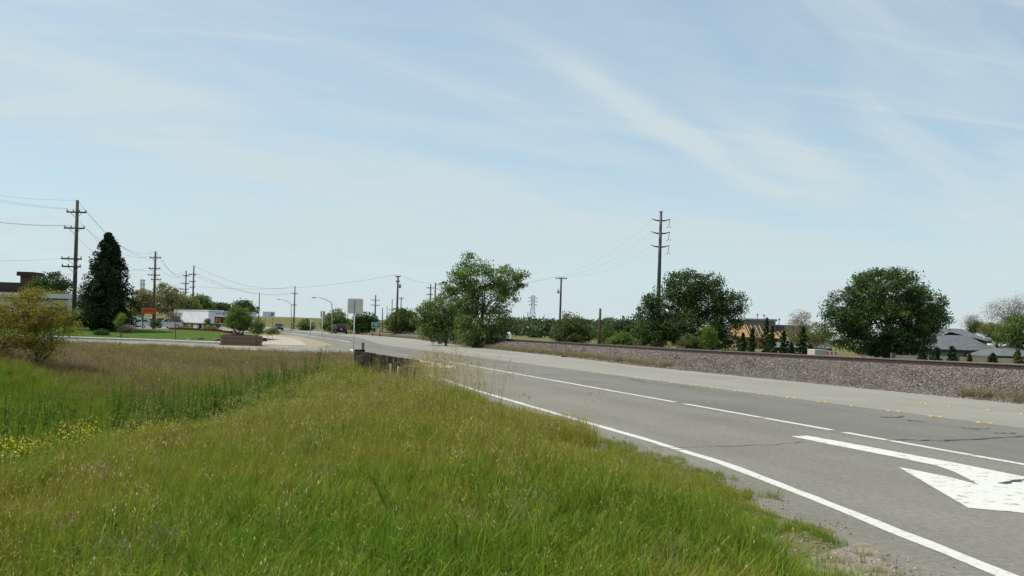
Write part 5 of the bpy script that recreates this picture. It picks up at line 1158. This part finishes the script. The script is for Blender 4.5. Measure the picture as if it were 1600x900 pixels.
# front gable of the taller house
t_, bx_, ze, zr = h2; gxl, gxr = 1.5, 6.2; gm_ = 2.6
q = MB(); q.add([(gxl-1, -1.6, ze-.05), (gm_, -1.6, zr-.5), (gxr+.6, -1.6, ze-.05), (gxl-1, 3, ze-.05), (gm_, 3, zr-.5), (gxr+.6, 3, ze-.05)], [(0, 1, 4, 3), (1, 2, 5, 4), (0, 3, 5, 2)]); q.build('gable_roof', ROOF, t_)
q = MB(); q.add([(gxl, -1.66, ze), (gm_, -1.66, zr-.8), (gxr-.3, -1.66, ze), (gxl, -1.62, ze), (gm_, -1.62, zr-.8), (gxr-.3, -1.62, ze)], [(0, 2, 1), (3, 4, 5), (0, 1, 4, 3), (1, 2, 5, 4), (2, 0, 3, 5)]); q.build('gable_front', BEIGE, t_)
house('grey hip roofed house at the right frame edge', 92, 1556, 1680, 541, 556, 8, 3.0, refpx=1590)
house('grey roofed house left of the big oak behind the lone fir', 120, 1228, 1300, 531, 543, 7, .5)
house('grey roofed house mostly hidden behind the big oak', 104, 1370, 1450, 530, 545, 8, .6)
gw = thing('garden_wall', 'low beige garden wall in front of the grey roofed houses', 'wall', (At(1395, 560, 84)[0], 84, 0)); wl_ = 300*84/F; GWM = mat('beige_wall', (.46, .36, .24), .9, .1, col2=(.54, .44, .31), nscale=2)
for j in range(6): q = MB(); q.box(((j+.5)*wl_/6, 0, .22), (wl_/6-.32, .12, .44)); q.build('wall_panel', GWM, gw)
for j in range(7): q = MB(); q.box((j*wl_/6, 0, .3), (.32, .24, .6)); q.build('pier', mat('pier_brown', (.14, .11, .085), .9), gw)
lg = MB(); lg.add([(At(1270, 560, 66)[0], 66, .03), (60, 60, .03), (70, 84, .03), (At(1270, 560, 84)[0], 84, .03)], [(0, 1, 2, 3)]); o = lg.build('green_strip', mat('strip_grass', (.07, .12, .03), .95, .1, col2=(.12, .15, .045), nscale=.6), None); o['kind'] = 'structure'
# long flat building
D = 210; k = D/F; b = At(1165, 500, D); zt_ = At(1187, 498.5, D)[2]; fb = thing('flat_building', 'long grey brown flat roofed building beyond the timber house frame', 'building', (b[0], D, 0)); w_ = 47*k
q = MB(); q.box((w_/2, 8, zt_/2-.2), (w_, 16, zt_-.4)); q.build('wall', mat('taupe_wall', (.17, .15, .135), .9), fb); q = MB(); q.box((w_/2, 8, zt_-.15), (w_+.5, 16.5, .4)); q.build('roof', mat('taupe_roof', (.26, .24, .22), .9), fb)
zt2 = At(1217, 507.5, D)[2]; q = MB(); q.box((w_+2.2, 8, zt2/2), (4.2, 14, zt2)); q.build('low_wing', mat('dark_taupe', (.10, .10, .10), .9), fb)
# timber house frames under construction
TB = mat('fresh_timber', (.33, .22, .11), .8, .2, col2=(.43, .30, .16), nscale=3); OSB = mat('sheathing', (.28, .17, .075), .85, .2, col2=(.36, .23, .11), nscale=4)
def frame_house(label, D, xl, xr, wall_py, ridge_py=None, depth=6):
    k = D/F; a = At(xl, wall_py, D); L_ = (xr-xl)*k; zw = At((xl+xr)/2, wall_py, D)[2]; t = thing('timber_frame', label, 'house frame', (a[0], D, 0), 0, 'timber frames under construction'); stud = None
    n = int(L_/.42)
    for yy in (0, depth):
        for j in range(n+1):
            if stud is None: q = MB(); q.box((0, 0, zw/2), (.07, .14, zw)); o = q.build('stud', TB, t); stud = o.data
            else: o = obj('stud', stud, None, t)
            o.location = (j*L_/n, yy, 0)
        for zz in (.05, zw-.06): q = MB(); q.box((L_/2, yy, zz), (L_, .16, .12)); q.build('plate', TB, t)
    q = MB(); q.box((L_/2, .3, zw*.45), (L_*.8, .03, zw*.85)); q.build('sheathing', OSB, t)
    if ridge_py:
        zr = At((xl+xr)/2, ridge_py, D)[2]-zw; tr = None
        for j in range(int(L_/.6)+1):
            if tr is None:
                q = MB(); q.tube([(0, -.4, -.1), (0, depth/2, zr)], .06, 4).tube([(0, depth+.4, -.1), (0, depth/2, zr)], .06, 4).tube([(0, 0, 0), (0, depth, 0)], .05, 4).tube([(0, depth*.3, 0), (0, depth*.4, zr*.75)], .04, 4); o = q.build('roof_truss', TB, t); tr = o.data
            else: o = obj('roof_truss', tr, None, t)
            o.location = (j*.6, 0, zw)
        q = MB(); q.add([(-.2, -.45, -.06+zw), (L_*.45, -.45, zw-.06), (L_*.45, depth/2, zw+zr+.1), (-.2, depth/2, zw+zr+.1), (-.2, -.45, zw-.10), (L_*.45, -.45, zw-.10), (L_*.45, depth/2, zw+zr+.06), (-.2, depth/2, zw+zr+.06)], [(0, 1, 2, 3), (7, 6, 5, 4), (0, 1, 5, 4), (1, 2, 6, 5), (2, 3, 7, 6), (3, 0, 4, 7)]); q.build('roof_sheathing', OSB, t)
    return t
frame_house('timber house frame with roof trusses behind the fir row', 140, 1146, 1200, 526, 508)
frame_house('lower timber house frame at the right of the fir row', 138, 1203, 1234, 528, 518)
frame_house('low pale timber framing left of the lime green bush', 120, 930, 965, 530.5)
frame_house('low pale timber framing between the lime bush and broad oak', 122, 984, 1016, 531.5)
# pale container and red barrier near the big oak
b = At(1273, 556, 80); cb = thing('site_container', 'low pale green site box near the left foot of the big oak', 'container', (b[0], 80, 0)); k = 80/F; zt_ = At(1282, 547.5, 80)[2]
q = MB(); q.box((10*k, 1, zt_/2), (20*k, 2, zt_)); q.build('box', mat('pale_green_box', (.38, .38, .28), .7), cb, bevel=.02); q = MB(); q.box((10*k, 1, zt_+.03), (20.5*k, 2.1, .06)); q.build('lid', WHT, cb)
b = At(1301, 556, 78); rbx = thing('road_barrier', 'red and white barrier beside the pale site box', 'barrier', (b[0], 78, 0)); k = 78/F; zt_ = At(1301, 549, 78)[2]
for j in range(6): q = MB(); q.box(((j-2.5)*3.2*k, 0, zt_-.16), (3.2*k, .05, .26)); q.build('stripe', mat('barrier_red', (.55, .08, .04), .6) if j % 2 == 0 else WHT, rbx)
for x_ in (-7*k, 7*k): q = MB(); q.box((x_, .06, zt_/2), (.07, .07, zt_)); q.build('post', WHT, rbx)
# pale leaning pipe at the end of the ballast
b = At(800, 531, 96); e = At(794.5, 519, 96); q = MB(); q.tube([(0, 0, -.8), (0, 0, 0), tuple(e-b)], [.14, .14, .12], 8); o = q.build('leaning_post', mat('pale_blue_paint', (.55, .62, .68), .6), None, True); o.location = tuple(b); tag(o, 'pale blue leaning post at the edge of the tall roadside tree', 'post')
